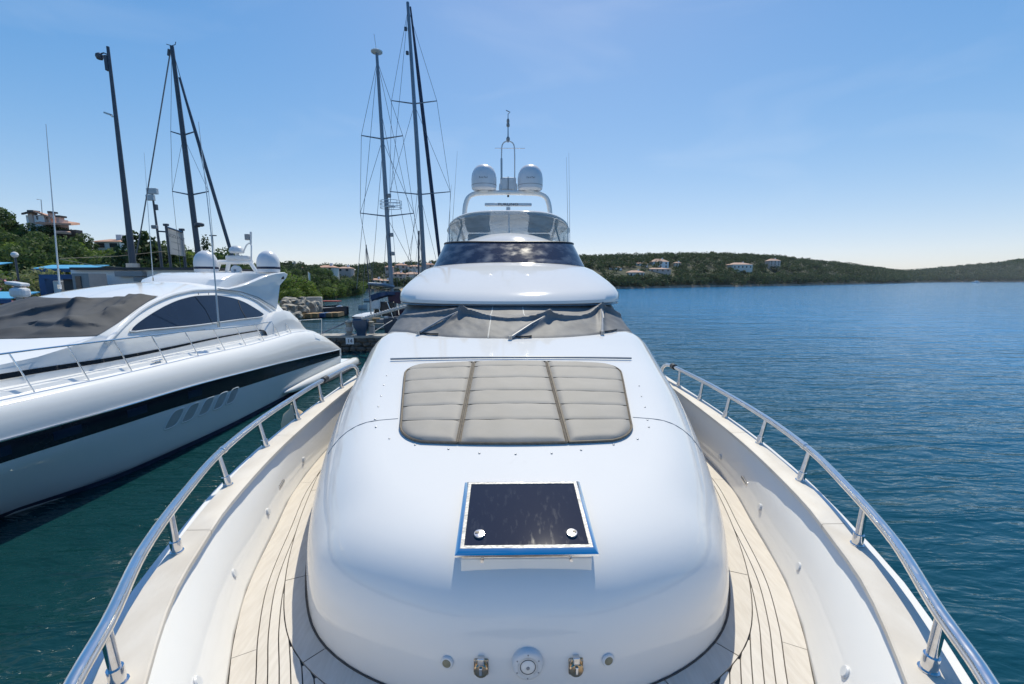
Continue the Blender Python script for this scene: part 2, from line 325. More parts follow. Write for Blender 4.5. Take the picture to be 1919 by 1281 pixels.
# near land on the left, with the hill
LE = [(-14.5, 28.2), (-16.5, 33), (-24, 46), (-30, 57), (-41, 75), (-50, 90)]
lb = MB(); lb.prism([(x, y, -.8) for x, y in LE] + [(-180, 90, -.8), (-180, 28.2, -.8)], (0, 0, 1.8))
tag(lb.build('quay_ground', M['quayground'], sm=False), 'paved quay behind the moored yachts', kind='structure')
ryl = spl([(-260, 415), (-60, 422), (0, 426), (60, 428), (110, 436), (150, 442), (190, 460), (235, 484), (300, 496), (380, 503), (480, 509)])
def hill_pt(px, t):
    F = lerp(40, 72, t); q = P(px, 525, F); zr = P(px, ryl(px) + 16, 72).z
    z = 1.02 + (zr - 1.02) * (sm01(min(t, 1)) * .5 + .5 * min(t, 1)) if t <= 1 else zr - (t - 1) * 3
    return Vector((q.x, q.y, z))
hb = MB(); hb.grid([[hill_pt(px, t) for px in range(-260, 490, 15)] for t in (0, .1, .2, .3, .4, .5, .6, .7, .8, .9, 1, 1.2, 1.6)])
tag(hb.build('hillside', M['ground']), 'green hillside behind the quay', kind='structure')

# ------------------------------------------------------------------ foliage
def leaf_cloud(blobs, n, size, r, seed, shell=.45):
    """blobs: (centre, radii). Random leaf faces spread through the lumpy volume"""
    g = np.random.default_rng(seed); vol = np.array([b[1][0] * b[1][1] * b[1][2] for b in blobs]) ** .67; vol /= vol.sum()
    idx = g.choice(len(blobs), n, p=vol); c = np.array([b[0] for b in blobs])[idx]; ra = np.array([b[1] for b in blobs])[idx]
    d = g.normal(size=(n, 3)); d /= np.linalg.norm(d, axis=1)[:, None]
    rad = 1 - shell * g.random(n) ** 1.6; p = c + d * ra * rad[:, None]
    nrm = d + .8 * g.normal(size=(n, 3)); nrm /= np.linalg.norm(nrm, axis=1)[:, None]
    t = np.cross(nrm, g.normal(size=(n, 3))); t /= np.linalg.norm(t, axis=1)[:, None]; bt = np.cross(nrm, t)
    s = size * (.6 + .8 * g.random(n))[:, None]
    quad = np.stack([p - t * s, p + bt * s * .55 + nrm * s * .12, p + t * s, p - bt * s * .55 + nrm * s * .12], 1).reshape(-1, 3)
    return quad
def cloud_mesh(name, quads, mat_):
    n = len(quads); me = bpy.data.meshes.new(name); me.vertices.add(n); me.vertices.foreach_set('co', quads.astype(np.float32).ravel())
    nf = n // 4; me.loops.add(n); me.loops.foreach_set('vertex_index', np.arange(n, dtype=np.int32)); me.polygons.add(nf)
    me.polygons.foreach_set('loop_start', np.arange(0, n, 4, dtype=np.int32)); me.polygons.foreach_set('loop_total', np.full(nf, 4, dtype=np.int32))
    me.update(); me.validate(); me.materials.append(mat_); return me
def blobs_tree(rr, h0, h1, w, n, seed):
    g = random.Random(seed); out = []
    for i in range(n):
        t = g.random(); a = g.random() * 6.283; z = lerp(h0, h1, t); sp = w * (math.sin(math.pi * (.18 + .72 * t))) * g.random() ** .5
        q = rr * g.uniform(.7, 1.25); out.append(((sp * math.cos(a), sp * math.sin(a), z), (q, q, q * g.uniform(.6, .85))))
    return out
def tree_kind(name, seed, mat_, h, w, trunk_h, leaves, lsize, label, cat, group, nb=12, conical=False):
    t = thing(name, (0, 0, 0), label, cat, group)
    if conical:
        g = random.Random(seed); bl = []
        for i in range(nb):
            q = i / nb; z = lerp(trunk_h, h * .97, q); rr = w * (1 - q) ** .8 * .5 + .25
            for k in range(4):
                a = g.random() * 6.28; o = rr * .75; bl.append(((o * math.cos(a), o * math.sin(a), z), (rr * .75, rr * .75, h / nb * .9)))
    else: bl = blobs_tree(w * .36, trunk_h, h - w * .25, w * .5, nb, seed)
    me = cloud_mesh('crown', leaf_cloud(bl, leaves, lsize, 0, seed), mat_)
    o = bpy.data.objects.new('crown', me); COL.objects.link(o); o.parent = t
    tb = MB(); top = h * .75; g = random.Random(seed + 5)
    tb.tube([(0, 0, -.5), (w * .03, 0, top * .35), (-w * .02, w * .03, top * .7), (0, 0, top)], [w * .06, w * .045, w * .03, w * .01], 7)
    for k in range(5):
        a = g.random() * 6.28; z0 = top * g.uniform(.35, .7)
        tb.tube([(0, 0, z0), (w * .2 * math.cos(a), w * .2 * math.sin(a), z0 + w * .14), (w * .38 * math.cos(a), w * .38 * math.sin(a), z0 + w * .3)], [w * .025, w * .018, w * .006], 5)
    tb.build('trunk', M['trunk'], t)
    return t
LOOK = ['mid green rounded tree', 'dark green rounded tree', 'yellow green low bush', 'broad spreading green tree']
def scatter(kinds, spots):
    used = {}
    for (k, loc, s, px, t) in spots:
        src = kinds[k]
        if k not in used: o = src; used[k] = 1
        else: o = copy_tree(src)
        row_ = 'on the crest' if t > .8 else 'on the upper slope' if t > .6 else 'halfway up' if t > .4 else 'on the lower slope' if t > .2 else 'at the foot'
        at_ = next(w for x, w in ((-30, 'far beyond the left edge'), (0, 'just beyond the left edge'), (28, 'above the globe lamp'), (50, 'left of the hilltop house'), (85, 'under the gable of the hilltop house'), (115, 'behind the white whip antenna'), (150, 'under the terrace of the hilltop house'), (180, 'right of the hilltop house'), (228, 'below the lower pale house'), (262, 'beside the leaning lamp pole'), (300, 'behind the floodlight post'), (330, 'left behind the signboard'), (365, 'right behind the signboard'), (405, 'behind the left radar dome'), (440, 'behind the radar frame'), (999, 'behind the right radar dome')) if px < x)
        o['label'] = LOOK[k] + ' ' + row_ + ', ' + at_
        o.location = loc; o.rotation_euler = (0, 0, rng.random() * 6.28); o.scale = (s, s, s * rng.uniform(.9, 1.1))
GL = 'trees and bushes on the left hillside'
kinds = [tree_kind('hillside_tree', 11, M['leafA'], 4.6, 4.6, 1.0, 2300, .24, 'mid green rounded tree on the hillside below the hilltop house', 'tree', GL),
         tree_kind('hillside_tree', 12, M['leafB'], 5.2, 4.2, 1.0, 2300, .24, 'dark green rounded tree on the hillside below the hilltop house', 'tree', GL),
         tree_kind('hillside_bush', 13, M['leafC'], 2.8, 3.8, .3, 1800, .2, 'yellow green bush on the hillside below the hilltop house', 'bush', GL, 8),
         tree_kind('hillside_tree', 14, M['leafA'], 3.6, 5.0, .6, 2300, .24, 'broad green tree spreading over the hillside slope', 'tree', GL, 14)]
spots = []
for i in range(160):
    px = rng.uniform(-60, 470); t = rng.uniform(.02, 1.0) ** .9
    if 30 < px < 200 and t > .86: continue
    p = hill_pt(px, t); spots.append((rng.choice([0, 0, 1, 2, 3, 3, 1]), p - Vector((0, 0, .3)), rng.uniform(.6, 1.0) * (.9 if t > .8 else 1) * (.74 if 30 < px < 210 and t > .6 else 1), px, t))
scatter(kinds, spots)
# single trees by the quay
def place(t, px, py, F, s=1, z=None):
    p = P(px, py, F); t.location = (p.x, p.y, z if z is not None else p.z); t.scale = (s, s, s)
t = tree_kind('pine_tree', 31, M['leafD'], 8.2, 6.4, 1.5, 6500, .22, 'tall dark pine standing behind the slanting lamp post', 'tree', None, 16, True); place(t, 268, 500, 40, 1, 1.0)
t = tree_kind('pine_tree', 32, M['leafB'], 7.2, 4.6, 1.5, 4200, .2, 'smaller dark green tree right of the tall pine beside the signboard', 'tree', None, 12); place(t, 318, 500, 42, 1, 1.0)
t = tree_kind('round_tree', 33, M['leafA'], 7.0, 4.4, 1.5, 3500, .22, 'green tree between the signboard and the left radar dome', 'tree', None, 12); place(t, 358, 500, 44, .95, 1.0)
t = tree_kind('round_tree', 34, M['leafB'], 7.4, 5.2, 1.5, 3800, .22, 'dark tree rising behind the radar arch of the sport yacht', 'tree', None, 12); place(t, 432, 500, 46, .95, 1.0)
t = tree_kind('cypress_tree', 35, M['leafD'], 9.2, 1.3, .5, 2400, .14, 'slim dark cypress rising over the left radar dome', 'tree', None, 14, True); place(t, 389, 500, 52, 1, 1.0)
t = tree_kind('grey_green_bush', 36, M['leafOl'], 4.2, 4.6, .5, 3600, .14, 'pale grey green bush left of the white whip antenna', 'bush', None, 10); place(t, 66, 520, 33, 1, 1.3)
t = thing('oleander_bush', P(8, 560, 30).xy.to_3d() + Vector((0, 0, 1)), 'oleander bush covered in pink flowers at the left edge', 'bush')
bl = blobs_tree(1.0, .6, 3.4, 1.6, 10, 41)
for nm, mt, sd, nn, sz in (('foliage', M['leafB'], 41, 2600, .13), ('flowers', M['flower'], 42, 1500, .1)):
    o = bpy.data.objects.new(nm, cloud_mesh(nm, leaf_cloud(bl, nn, sz, 0, sd, .3 if nm == 'foliage' else .12), mt)); COL.objects.link(o); o.parent = t
    if nm == 'flowers': o['kind'] = 'stuff'
# far woodland, one mass on each hill
def wood(name, px0, px1, n, seed, label, leaves=100, hs=(3.0, 5.0), skip=()):
    g = random.Random(seed); qs = []; core = MB()
    for i in range(n):
        px = g.uniform(px0, px1); t = g.random() ** .8 * 1.06 + .018 if g.random() < .78 else g.uniform(.012, .11)
        if any(a < px < b and c < t < d for a, b, c, d in skip) and g.random() < .9: continue
        p = far_pt(px, t); k = (fs_(px) / 240) ** .8; h = g.uniform(*hs) * k; w = h * g.uniform(.8, 1.25)
        bl = [((p.x + g.uniform(-.35, .35) * w, p.y + g.uniform(-.3, .3) * w, p.z + h * g.uniform(.35, .75)), (w * .42, w * .42, h * .32)) for _ in range(4)]
        qs.append(leaf_cloud(bl, leaves, .5 * k, 0, seed * 1000 + i, .25))
    o = bpy.data.objects.new(name, cloud_mesh(name, np.concatenate(qs), M['leafFar'])); COL.objects.link(o); tag(o, label, kind='stuff')
SK = [(1088, 1192, .10, .36), (1192, 1216, .16, .38), (1216, 1262, .12, .36), (1374, 1408, .2, .38), (1442, 1462, .34, .5), (738, 810, .1, .38), (693, 732, .03, .12)]
wood('far_woodland', 820, 1690, 2300, 3, 'woodland covering the low hill across the bay', 90, skip=SK)
wood('far_woodland', 1640, 2080, 1500, 4, 'woodland on the most distant headland at the right', 70)
wood('harbour_woodland', 470, 835, 620, 5, 'trees behind the small harbour beyond the jetty', 130, (2.6, 5.2), skip=SK)
# ------------------------------------------------------------------ far houses
def house(px0, px1, yt, yb, F, wall, roof, label, hip=True, storeys=2, group=None):
    a = P(px0, yb, F); b_ = P(px1, yb, F); zt = P((px0 + px1) / 2, yt, F).z; z0 = min(a.z, b_.z) - 2.5; w = (b_ - a).length; h = zt - z0; d = w * .8
    t = thing('house', ((a.x + b_.x) / 2, F + d / 2, z0), label, 'house', group); c = Vector((t.location.x, t.location.y, 0))
    rh = min((zt - a.z) * .33, w * .2); ze = zt - rh
    MB().box((c.x, c.y, (z0 + ze) / 2), (w, d, ze - z0)).build('wall', M[wall], t, False)
    e = .35; r0 = [(c.x - w/2 - e, c.y - d/2 - e, ze + .01), (c.x + w/2 + e, c.y - d/2 - e, ze + .01), (c.x + w/2 + e, c.y + d/2 + e, ze + .01), (c.x - w/2 - e, c.y + d/2 + e, ze + .01)]
    k = w * (.28 if hip else .52); rt = [(c.x - w/2 + k, c.y, zt), (c.x + w/2 - k, c.y, zt)]
    if not hip: rt = [(c.x - w/2 - e, c.y, zt), (c.x + w/2 + e, c.y, zt)]
    MB().add(r0 + rt, [(0, 1, 5, 4), (1, 2, 5), (2, 3, 4, 5), (3, 0, 4), (3, 2, 1, 0)]).build('roof', M[roof], t, False)
    MB().box((c.x + w * .22, c.y, zt - .1), (.8, .8, 1.5)).build('chimney', M['wall'], t, False)
    nw = max(2, int(w / 3.2)); first = None; H = ze - z0 - 2.5
    for s in range(storeys):
        for i in range(nw):
            p = Vector((c.x - w/2 + w * (i + .5) / nw, c.y - d/2 - .03, z0 + 2.5 + H * (s + .5) / storeys))
            if first is None: first = MB().box(p, (1.1, .12, min(1.5, H / storeys * .6))).build('window', M['win'], t, False, loc=p)
            else: part_copy(first, t, p)
    return t
hs_ = [(1090, 1109, 489, 501, 300, 'wallpink', 'rooftile', 'far house with pinkish walls at the left end of the hill, beside the yacht', 1),
 (1124, 1148, 491, 502, 305, 'wallcream', 'rooftile', 'far house with two orange roofs above the low white house', 1),
 (1142, 1165, 498, 508, 285, 'wall', 'roofpale', 'low white far house below the orange roofs', 1),
 (1159, 1187, 489, 499, 315, 'wall', 'rooftile', 'wide far house with a red roof left of the big villa', 1),
 (1190, 1214, 490, 501, 310, 'wall', 'rooftile', 'white far house directly left of the big villa', 2),
 (1223, 1253, 484, 502, 320, 'wall', 'roofpale', 'big two storey white villa with pale hipped roof on the far hill', 2),
 (1217, 1257, 501, 509, 300, 'wallpink', 'roofpale', 'long low pinkish house just below the big villa', 1),
 (1178, 1208, 506, 518, 275, 'wallcream', 'roofpale', 'lowest far house with a pale orange roof near the shore', 1),
 (1265, 1276, 490, 500, 330, 'wallcream', 'roofpale', 'small pale house among cypress trees right of the big villa', 2),
 (1373, 1410, 491, 504, 370, 'wallcream', 'roofpale', 'long house with broad pale roof alone on the middle of the far hill', 1),
 (1442, 1462, 484, 501, 420, 'wallpink', 'roofpale', 'tall tower like house near the right end of the far hill', 3)]
for (a, b_, c, d, F, w, r_, lab, st) in hs_: house(a, b_, c, d, F, w, r_, lab, True, st, 'houses on the far hill')
hm = [(722, 736, 497, 508, 215, 'wallpink', 'rooftile', 'small red roofed house left of the mizzen mast', 1),
 (740, 761, 493, 503, 235, 'wallpink', 'rooftile', 'dark roofed pink house on the skyline right of the mizzen mast', 1),
 (764, 788, 496, 504, 232, 'wallcream', 'rooftile', 'pale long house on the skyline beside the main mast', 1),
 (756, 789, 509, 522, 218, 'wallcream', 'roofpale', 'cream house with broad pale roof below the skyline houses', 2),
 (737, 756, 509, 525, 210, 'wallpink', 'rooftile', 'brownish pink house just right of the mizzen mast', 2),
 (694, 714, 521, 531, 198, 'wallcream', 'rooftile', 'low house with salmon tiled roof left of the mizzen mast', 1),
 (712, 731, 523, 531, 196, 'wallcream', 'roofpale', 'low house with pale tiled roof touching the mizzen mast', 1),
 (792, 812, 492, 502, 236, 'wallpink', 'rooftile', 'brownish house on the skyline next to the tinted windscreen', 1),
 (520, 556, 496, 509, 128, 'wallpink', 'rooftile', 'red roofed house above the rocks right of the sport yacht', 2),
 (594, 626, 496, 510, 150, 'wallcream', 'rooftile', 'balconied house among the trees above the harbour', 2),
 (631, 657, 499, 509, 190, 'wallpink', 'roofpale', 'low house half hidden in the trees right of the balconied house', 1)]
for (a, b_, c, d, F, w, r_, lab, st) in hm: house(a, b_, c, d, F, w, r_, lab, True, st, 'houses behind the harbour')

# ================================================================== the motor yacht we stand on
Y = thing('motor_yacht', (0, 8, 0), 'white motor yacht seen from its bow, with sun pad, teak side decks and two domes', 'yacht')
ZD = 2.45
ctl = [(0, 1.92), (.34, 1.93), (.7, 2.03), (1.02, 2.19), (1.29, 2.43), (1.54, 2.88), (1.73, 3.4), (1.9, 4.0), (2.06, 4.7), (2.16, 5.3), (2.27, 6.0), (2.42, 7.0), (2.5, 8.5), (2.5, 18), (2.5, 25.4)]
OUT = [(p.x, p.y) for p in smooth([(x, y, 0) for x, y in ctl], 260)]
OA = np.array(OUT)
def ztop(y): return 3.27 + .168 * (min(y, 6.5) - 2.77)
def house_d(x, y):
    x = abs(x); p = np.array([x, y]); a = OA[:-1]; b_ = OA[1:]; ab = b_ - a
    t = np.clip(((p - a) * ab).sum(1) / (ab * ab).sum(1), 0, 1); q = a + ab * t[:, None]; return float(np.sqrt(((p - q) ** 2).sum(1).min()))
def Hs(x, y, d=None):
    if d is None: d = house_d(x, y)
    fr_ = max(0, min(1, (2.75 - y) / .6)); fr_ = fr_ * fr_ * (3 - 2 * fr_); RR = .58; zt = ztop(y) - .028 * x * x; q = min(d / RR, 1); nn = 2.25 + 1.15 * fr_
    return ZD + (zt - ZD) * (1 - (1 - q) ** nn) ** (1 / nn)
def Hn(x, y):
    e = .01; return Vector((-(Hs(x + e, y) - Hs(x - e, y)) / (2 * e), -(Hs(x, y + e) - Hs(x, y - e)) / (2 * e), 1)).normalized()
# hull
cap_out = spl([(-.75, 0), (-.5, .32), (0, .78), (.5, 1.15), (1.0, 1.47), (1.5, 1.75), (2.1, 2.02), (2.5, 2.14), (3.2, 2.32), (4.0, 2.46), (5.0, 2.55), (6.0, 2.59), (8, 2.65), (18, 2.75), (26, 2.6)])
cap_in = spl([(-.6, 0), (0, .52), (.5, .9), (1.0, 1.22), (1.5, 1.53), (2.1, 1.84), (2.43, 1.95), (2.95, 2.10), (4.2, 2.30), (5.2, 2.38), (6.3, 2.44), (8, 2.48), (18, 2.55), (26, 2.4)])
deckx = spl([(-.4, 0), (0, .3), (.5, .62), (1.0, .98), (1.5, 1.30), (2.04, 1.58), (2.33, 1.73), (2.8, 1.92), (3.5, 2.10), (4.26, 2.28), (5.1, 2.37), (6.3, 2.42), (8, 2.46), (18, 2.5), (26, 2.36)])
ST = [-.75, -.6, -.45, -.3, -.1, .1, .3, .6, .9, 1.2, 1.5, 1.8, 2.1, 2.4, 2.8, 3.2, 3.6, 4.0, 4.6, 5.2, 6.0, 7, 8.5, 10, 13, 16, 20, 24, 26]
rows = []
for y in ST:
    b_ = cap_out(y); half = [(b_ + .05, 2.975), (b_ + .06, 2.90), (b_ + .03, 2.82), (b_ * .97, 2.3), (b_ * .90, 1.4), (b_ * .80, .5), (b_ * .68, 0), (b_ * .4, -.6), (0, -.9)]
    yy = lambda z: y + max(0, (3 - z)) * .45 * max(0, 1 - (y + .75) / 6)
    rows.append([(-x, yy(z), z) for x, z in half] + [(x, yy(z), z) for x, z in half[::-1][1:]])
mb = MB(); mb.grid(rows); n0 = len(rows[0]); mb.f.append(tuple((len(ST) - 1) * n0 + i for i in range(n0)))
mb.build('hull', M['gel'], Y)
# bulwark inner face with the top lip, and the deck under the planks
for s in (-1, 1):
    r_ = []
    for y in ST[3:]:
        ci, co, dk = cap_in(y), cap_out(y), deckx(y)
        r_.append([(s * (dk + .006), y, ZD - .02), (s * (dk + .012), y, ZD + .02), (s * lerp(dk + .012, ci + .035, .5), y, ZD + .28), (s * (ci + .035), y, 2.955), (s * (ci + .05), y, 2.968), (s * (co + .02), y, 2.968), (s * (co + .05), y, 2.975)])
    MB().grid(r_).build('bulwark', M['gel'], Y)
mb = MB(); mb.grid([[(-deckx(y) - .02, y, ZD - .012), (0, y, ZD - .012), (deckx(y) + .02, y, ZD - .012)] for y in ST[3:]]); mb.build('deck_base', M['caulk'], Y)
# teak cap boards on the bulwark
for s in (-1, 1):
    cuts = [-.25, 1.05, 2.62, 4.35, 6.2, 9, 14, 20, 25.9]
    for a, b_ in zip(cuts, cuts[1:]):
        r_ = []
        for y in frange(a + .002, b_ - .002, 10):
            ci, co = cap_in(y) - .012, cap_out(y) - .012
            r_.append([(s * ci, y, 2.972), (s * ci, y, 3.0), (s * (ci + .008), y, 3.006), (s * (co - .006), y, 3.006), (s * co, y, 3.0), (s * co, y, 2.972)])
        MB().grid(r_, close_u=True).build('cap_board', M['teak2'], Y)
# deck planks: curved strips laid parallel to the bulwark, cut by a margin board round the house
def offs(y, d):
    e = .01; dx = (deckx(y + e) - deckx(y - e)) / (2 * e); k = math.sqrt(1 + dx * dx); return Vector((deckx(y) - d / k, y + d * dx / k))
def margin_hits(p, w): return abs(p.x) < 2.51 and p.y > 1.5 and (inside(p) or house_d(p.x, p.y) < w)
def inside(p):
    ys = OA[:, 1]
    if p.y <= 1.92: return False
    return abs(p.x) < np.interp(p.y, ys, OA[:, 0])
GAP = .0065; MW = .145
ysamp = sorted(frange(.55, 8.0, 150) + [2.2185, 2.2215, 4.3985, 4.4015])
for s in (-1, 1):
    d0 = .004
    for k in range(28):
        wd = .130 if k == 0 else .056
        a, b_ = d0, d0 + wd - GAP; d0 += wd
        row = []
        def flush(row):
            if len(row) > 2: MB().grid(row).build('plank', M['teak'], Y)
        for y in ysamp:
            o1 = offs(y, a); o2 = offs(y, b_)
            if o1.x < .004: flush(row); row = []; continue
            if o2.x < .004: o2 = o1.lerp(o2, max(.02, (o1.x - .004) / max(1e-6, o1.x - o2.x)))
            if margin_hits(o1, MW): flush(row); row = []; continue
            if margin_hits(o2, MW):
                lo, hi = 0, 1
                for _ in range(12):
                    m_ = (lo + hi) / 2
                    if margin_hits(o1.lerp(o2, m_), MW): hi = m_
                    else: lo = m_
                o2 = o1.lerp(o2, lo)
                if lo < .03: flush(row); row = []; continue
            z = ZD + .004
            row.append([(s * o1.x, o1.y, ZD - .011), (s * o1.x, o1.y, z), (s * o2.x, o2.y, z), (s * o2.x, o2.y, ZD - .011)])
            if k == 0 and row and any(abs(y - q) < .002 and y < q for q in (2.22, 4.4)): flush(row); row = []
        flush(row)
# margin boards round the house
tot = [0]
for p, q in zip(OUT, OUT[1:]): tot.append(tot[-1] + math.dist(p, q))
def out_at(sv):
    i = max(0, min(len(tot) - 2, int(np.searchsorted(tot, sv)) - 1)); t = (sv - tot[i]) / (tot[i+1] - tot[i])
    p = Vector(OUT[i]).lerp(Vector(OUT[i+1]), t); d = (Vector(OUT[i+1]) - Vector(OUT[i])).normalized(); return p, Vector((d.y, -d.x))
cuts = [0, .78, 1.24, 2.0, 3.4, 5.2, 7.0]
for s in (-1, 1):
    for a, b_ in zip(cuts, cuts[1:]):
        r_ = []
        for sv in frange(a + .003, b_ - .003, 12):
            p, nn = out_at(sv); i_ = p + nn * .012; o_ = p + nn * (MW - GAP); z = ZD + .004
            o_.x = min(o_.x, max(i_.x + .01, deckx(o_.y) - .142))
            r_.append([(s * i_.x, i_.y, ZD - .011), (s * i_.x, i_.y, z), (s * o_.x, o_.y, z), (s * o_.x, o_.y, ZD - .011)])
        MB().grid(r_).build('margin_board', M['teak'], Y)
# deckhouse
dl = [0, .003, .009, .02, .037, .06, .09, .13, .18, .24, .31, .39, .48, .58]
sub = [out_at(v) for v in [tot[-1] * (i / 110) ** 1.7 for i in range(110)]]
half = []
for p, nn in sub:
    pts = []
    for d in dl:
        q = p - nn * d; x = max(q.x, 0); pts.append(Vector((x, q.y, Hs(x, q.y, d))))
    e = pts[-1]; sp = Vector((0, e.y + .55 * math.exp(-(e.y - 2.5) / .6), 0))
    for t in (.2, .4, .6, .8, 1):
        x = lerp(e.x, 0, t); y = lerp(e.y, sp.y, t); pts.append(Vector((x, y, Hs(x, y, 1))))
    half.append(pts)
mb = MB(); mb.grid(half); mb.grid([[(-p.x, p.y, p.z) for p in r] for r in half])
mb.build('deckhouse', M['gel'], Y)
mb = MB(); mb.tube([(p.x + nn.x * .006, p.y + nn.y * .006, ZD + .002) for p, nn in sub[::-1][::1]] + [(-p.x - nn.x * .006, p.y + nn.y * .006, ZD + .002) for p, nn in sub[1:]], .007, 5)
mb.build('base_seal', M['caulk'], Y)
# moulded joint line across the house, grab bar, snap fasteners
def on_house(x, y, h=0): return Vector((x, y, Hs(x, y))) + Hn(x, y) * h
xs = np.linspace(-1.66, 1.66, 60)
MB().tube([on_house(x, 3.66 + .05 * (1 - (x / 1.6) ** 2), .0005) for x in xs if abs(x) > 1.0 and x < 0], .0035, 5).build('joint_line', M['grey'], Y)
MB().tube([on_house(x, 3.66 + .05 * (1 - (x / 1.6) ** 2), .0005) for x in xs if abs(x) > 1.0 and x > 0], .0035, 5).build('joint_line', M['grey'], Y)
MB().tube([on_house(x, 5.12 + .13 * (x / 1.5) ** 2, .022) for x in np.linspace(-1.5, 1.47, 30)], .0125, 8).build('grab_bar', M['bar'], Y)
snap0 = None
for x, y in [(-1.42, 4.81), (-1.38, 4.54), (-1.33, 4.26), (-1.29, 4.02), (-1.25, 3.77), (-1.2, 3.62), (-1.03, 3.41), (-.8, 3.29), (-.53, 3.21), (-.29, 3.14), (-.02, 3.12), (.25, 3.13), (.48, 3.18), (.75, 3.27), (.97, 3.37), (1.13, 3.58), (1.16, 3.71), (1.22, 3.97), (1.26, 4.21), (1.32, 4.48)]:
    q = on_house(x, y - .06, .0)
    if snap0 is None: snap0 = MB().lathe([(.0085, 0), (.008, .004), (.004, .007), (.001, .0075)], (q.x, q.y, q.z), 8).build('snap_fastener', M['steel_dark'], Y, loc=q)
    else: part_copy(snap0, Y, q)
# deck hatch
hy0, hy1, hx0, hx1 = 2.055, 2.665, -.362, .39
def hz(y): return ztop(y) + .050
hm_ = bpy.data.objects.new('deck_hatch', None)
cb = MB()
ins = .028
cb.add([(hx0 + ins, hy0 + .04, 2.9), (hx1 - ins, hy0 + .04, 2.9), (hx1 - ins, hy1 - ins, 3.05), (hx0 + ins, hy1 - ins, 3.05), (hx0 + ins, hy0 + .04, hz(hy0 + .04) - .062), (hx1 - ins, hy0 + .04, hz(hy0 + .04) - .062), (hx1 - ins, hy1 - ins, hz(hy1) - .045), (hx0 + ins, hy1 - ins, hz(hy1) - .045)], [(0, 3, 2, 1), (4, 5, 6, 7), (0, 1, 5, 4), (1, 2, 6, 5), (2, 3, 7, 6), (3, 0, 4, 7)])
hatch = cb.build('deck_hatch', M['gel'], Y, False, bevel=.006)
def hrect(i, dz): return [Vector((hx0 + i, hy0 + i, hz(hy0 + i) + dz)), Vector((hx1 - i, hy0 + i, hz(hy0 + i) + dz)), Vector((hx1 - i, hy1 - i, hz(hy1 - i) + dz)), Vector((hx0 + i, hy1 - i, hz(hy1 - i) + dz))]
fr = MB(); fr.grid([hrect(.012, -.018), hrect(0, -.018), hrect(.001, -.008), hrect(.024, .010), hrect(.027, .0104), hrect(.027, .002), hrect(.012, -.018)], close_u=True)
fr.build('hatch_frame', M['chrome'], hatch)
fr = MB(); fr.grid([hrect(.0275, .0), hrect(.0275, .0108), hrect(.046, .0112), hrect(.048, .004)], close_u=True); fr.build('frame_flange', M['brushed'], hatch, False)
MB().poly(hrect(.046, .007)).build('hatch_glass', M['hatchglass'], hatch, False)
fr = MB(); fr.grid([hrect(.05, -.052), hrect(.034, -.052), hrect(.034, -.02), hrect(.05, -.02)], close_u=True, close_v=True); fr.build('hatch_seal', M['steel'], hatch, False)
for x in (-.24, .266):
    y = hy0 + .125; z = hz(y) + .006; m_ = Matrix.Translation((x, y, z)) @ Matrix.Rotation(math.atan(.168), 4, 'X')
    MB().lathe([(.030, 0), (.031, .008), (.028, .014), (.012, .0155)], None, 20, m_).build('latch', M['steel'], hatch)
    MB().box(None, (.022, .012, .004), M=m_ @ Matrix.Translation((.012 if x > 0 else -.012, .004, .0165))).build('latch_slot', M['black'], hatch, False)
for x in (-.22, .245):
    MB().tube([(x, hy0 + .028, hz(hy0) - .045), (x, hy0 + .004, hz(hy0) - .045)], .009, 8).build('hinge_pin', M['steel'], hatch)
# fittings on the front of the house
def front_y(x, z):
    lo, hi = 1.8, 3.0
    for _ in range(30):
        m_ = (lo + hi) / 2
        if m_ < 1.9 or not inside(Vector((x, m_))) or Hs(x, m_) < z: lo = m_
        else: hi = m_
    return hi
def face_M(x, z, h=0):
    y = front_y(x, z); nn = Hn(x, y + .004); nn = Vector((nn.x, nn.y, max(0, nn.z) * .55)).normalized(); q = nn.to_track_quat('Z', 'Y').to_matrix().to_4x4()
    return Matrix.Translation(Vector((x, y, z)) + nn * h) @ q
for x, z in ((-.395, 2.685), (.425, 2.68)):
    b_ = MB().lathe([(.034, -.02), (.034, .006), (.029, .011), (.024, .011)], None, 24, face_M(x, z)).build('courtesy_light', M['plastic'], Y)
    MB().lathe([(.023, .0105), (.016, .015), (.004, .0165)], None, 20, face_M(x, z)).build('lens', M['lens'], b_)
for x, z in ((-.222, 2.67), (.257, 2.665)):
    m_ = face_M(x, z)
    b_ = MB().box(None, (.074, .084, .02), M=m_).build('power_socket', M['brass'], Y, False, bevel=.006)
    MB().lathe([(.036, .010), (.037, .018), (.032, .024), (.006, .025)], None, 24, m_ @ Matrix.Translation((0, -.010, 0))).build('socket_cap', M['brass'], b_)
    MB().box(None, (.034, .034, .03), M=m_ @ Matrix.Translation((0, .042, .012))).build('hinge', M['steel'], b_, False, bevel=.004)
    MB().box(None, (.016, .036, .012), M=m_ @ Matrix.Translation((0, -.004, .028))).build('clasp', M['steel'], b_, False, bevel=.003)
    for dx in (-.029, .029):
        for dy in (-.034, .034): MB().lathe([(.005, .010), (.004, .012), (.001, .0125)], None, 8, m_ @ Matrix.Translation((dx, dy, 0))).build('screw', M['steel_dark'], b_)
m_ = face_M(.012, 2.69)
b_ = MB().lathe([(.085, -.05), (.082, .004), (.075, .020), (.066, .026), (.050, .027)], None, 32, m_).build('docking_light', M['plastic'], Y)
MB().lathe([(.050, .0275), (.044, .0275), (.040, .022), (.036, .0275), (.030, .030), (.01, .034)], None, 28, m_).build('lens_ring', M['gel'], b_)
MB().lathe([(.041, .0270), (.0375, .0295), (.036, .0270)], None, 28, m_).build('ring_seal', M['black'], b_)
MB().lathe([(.010, .032), (.008, .037), (.002, .038)], None, 12, m_).build('lens', M['grey'], b_)
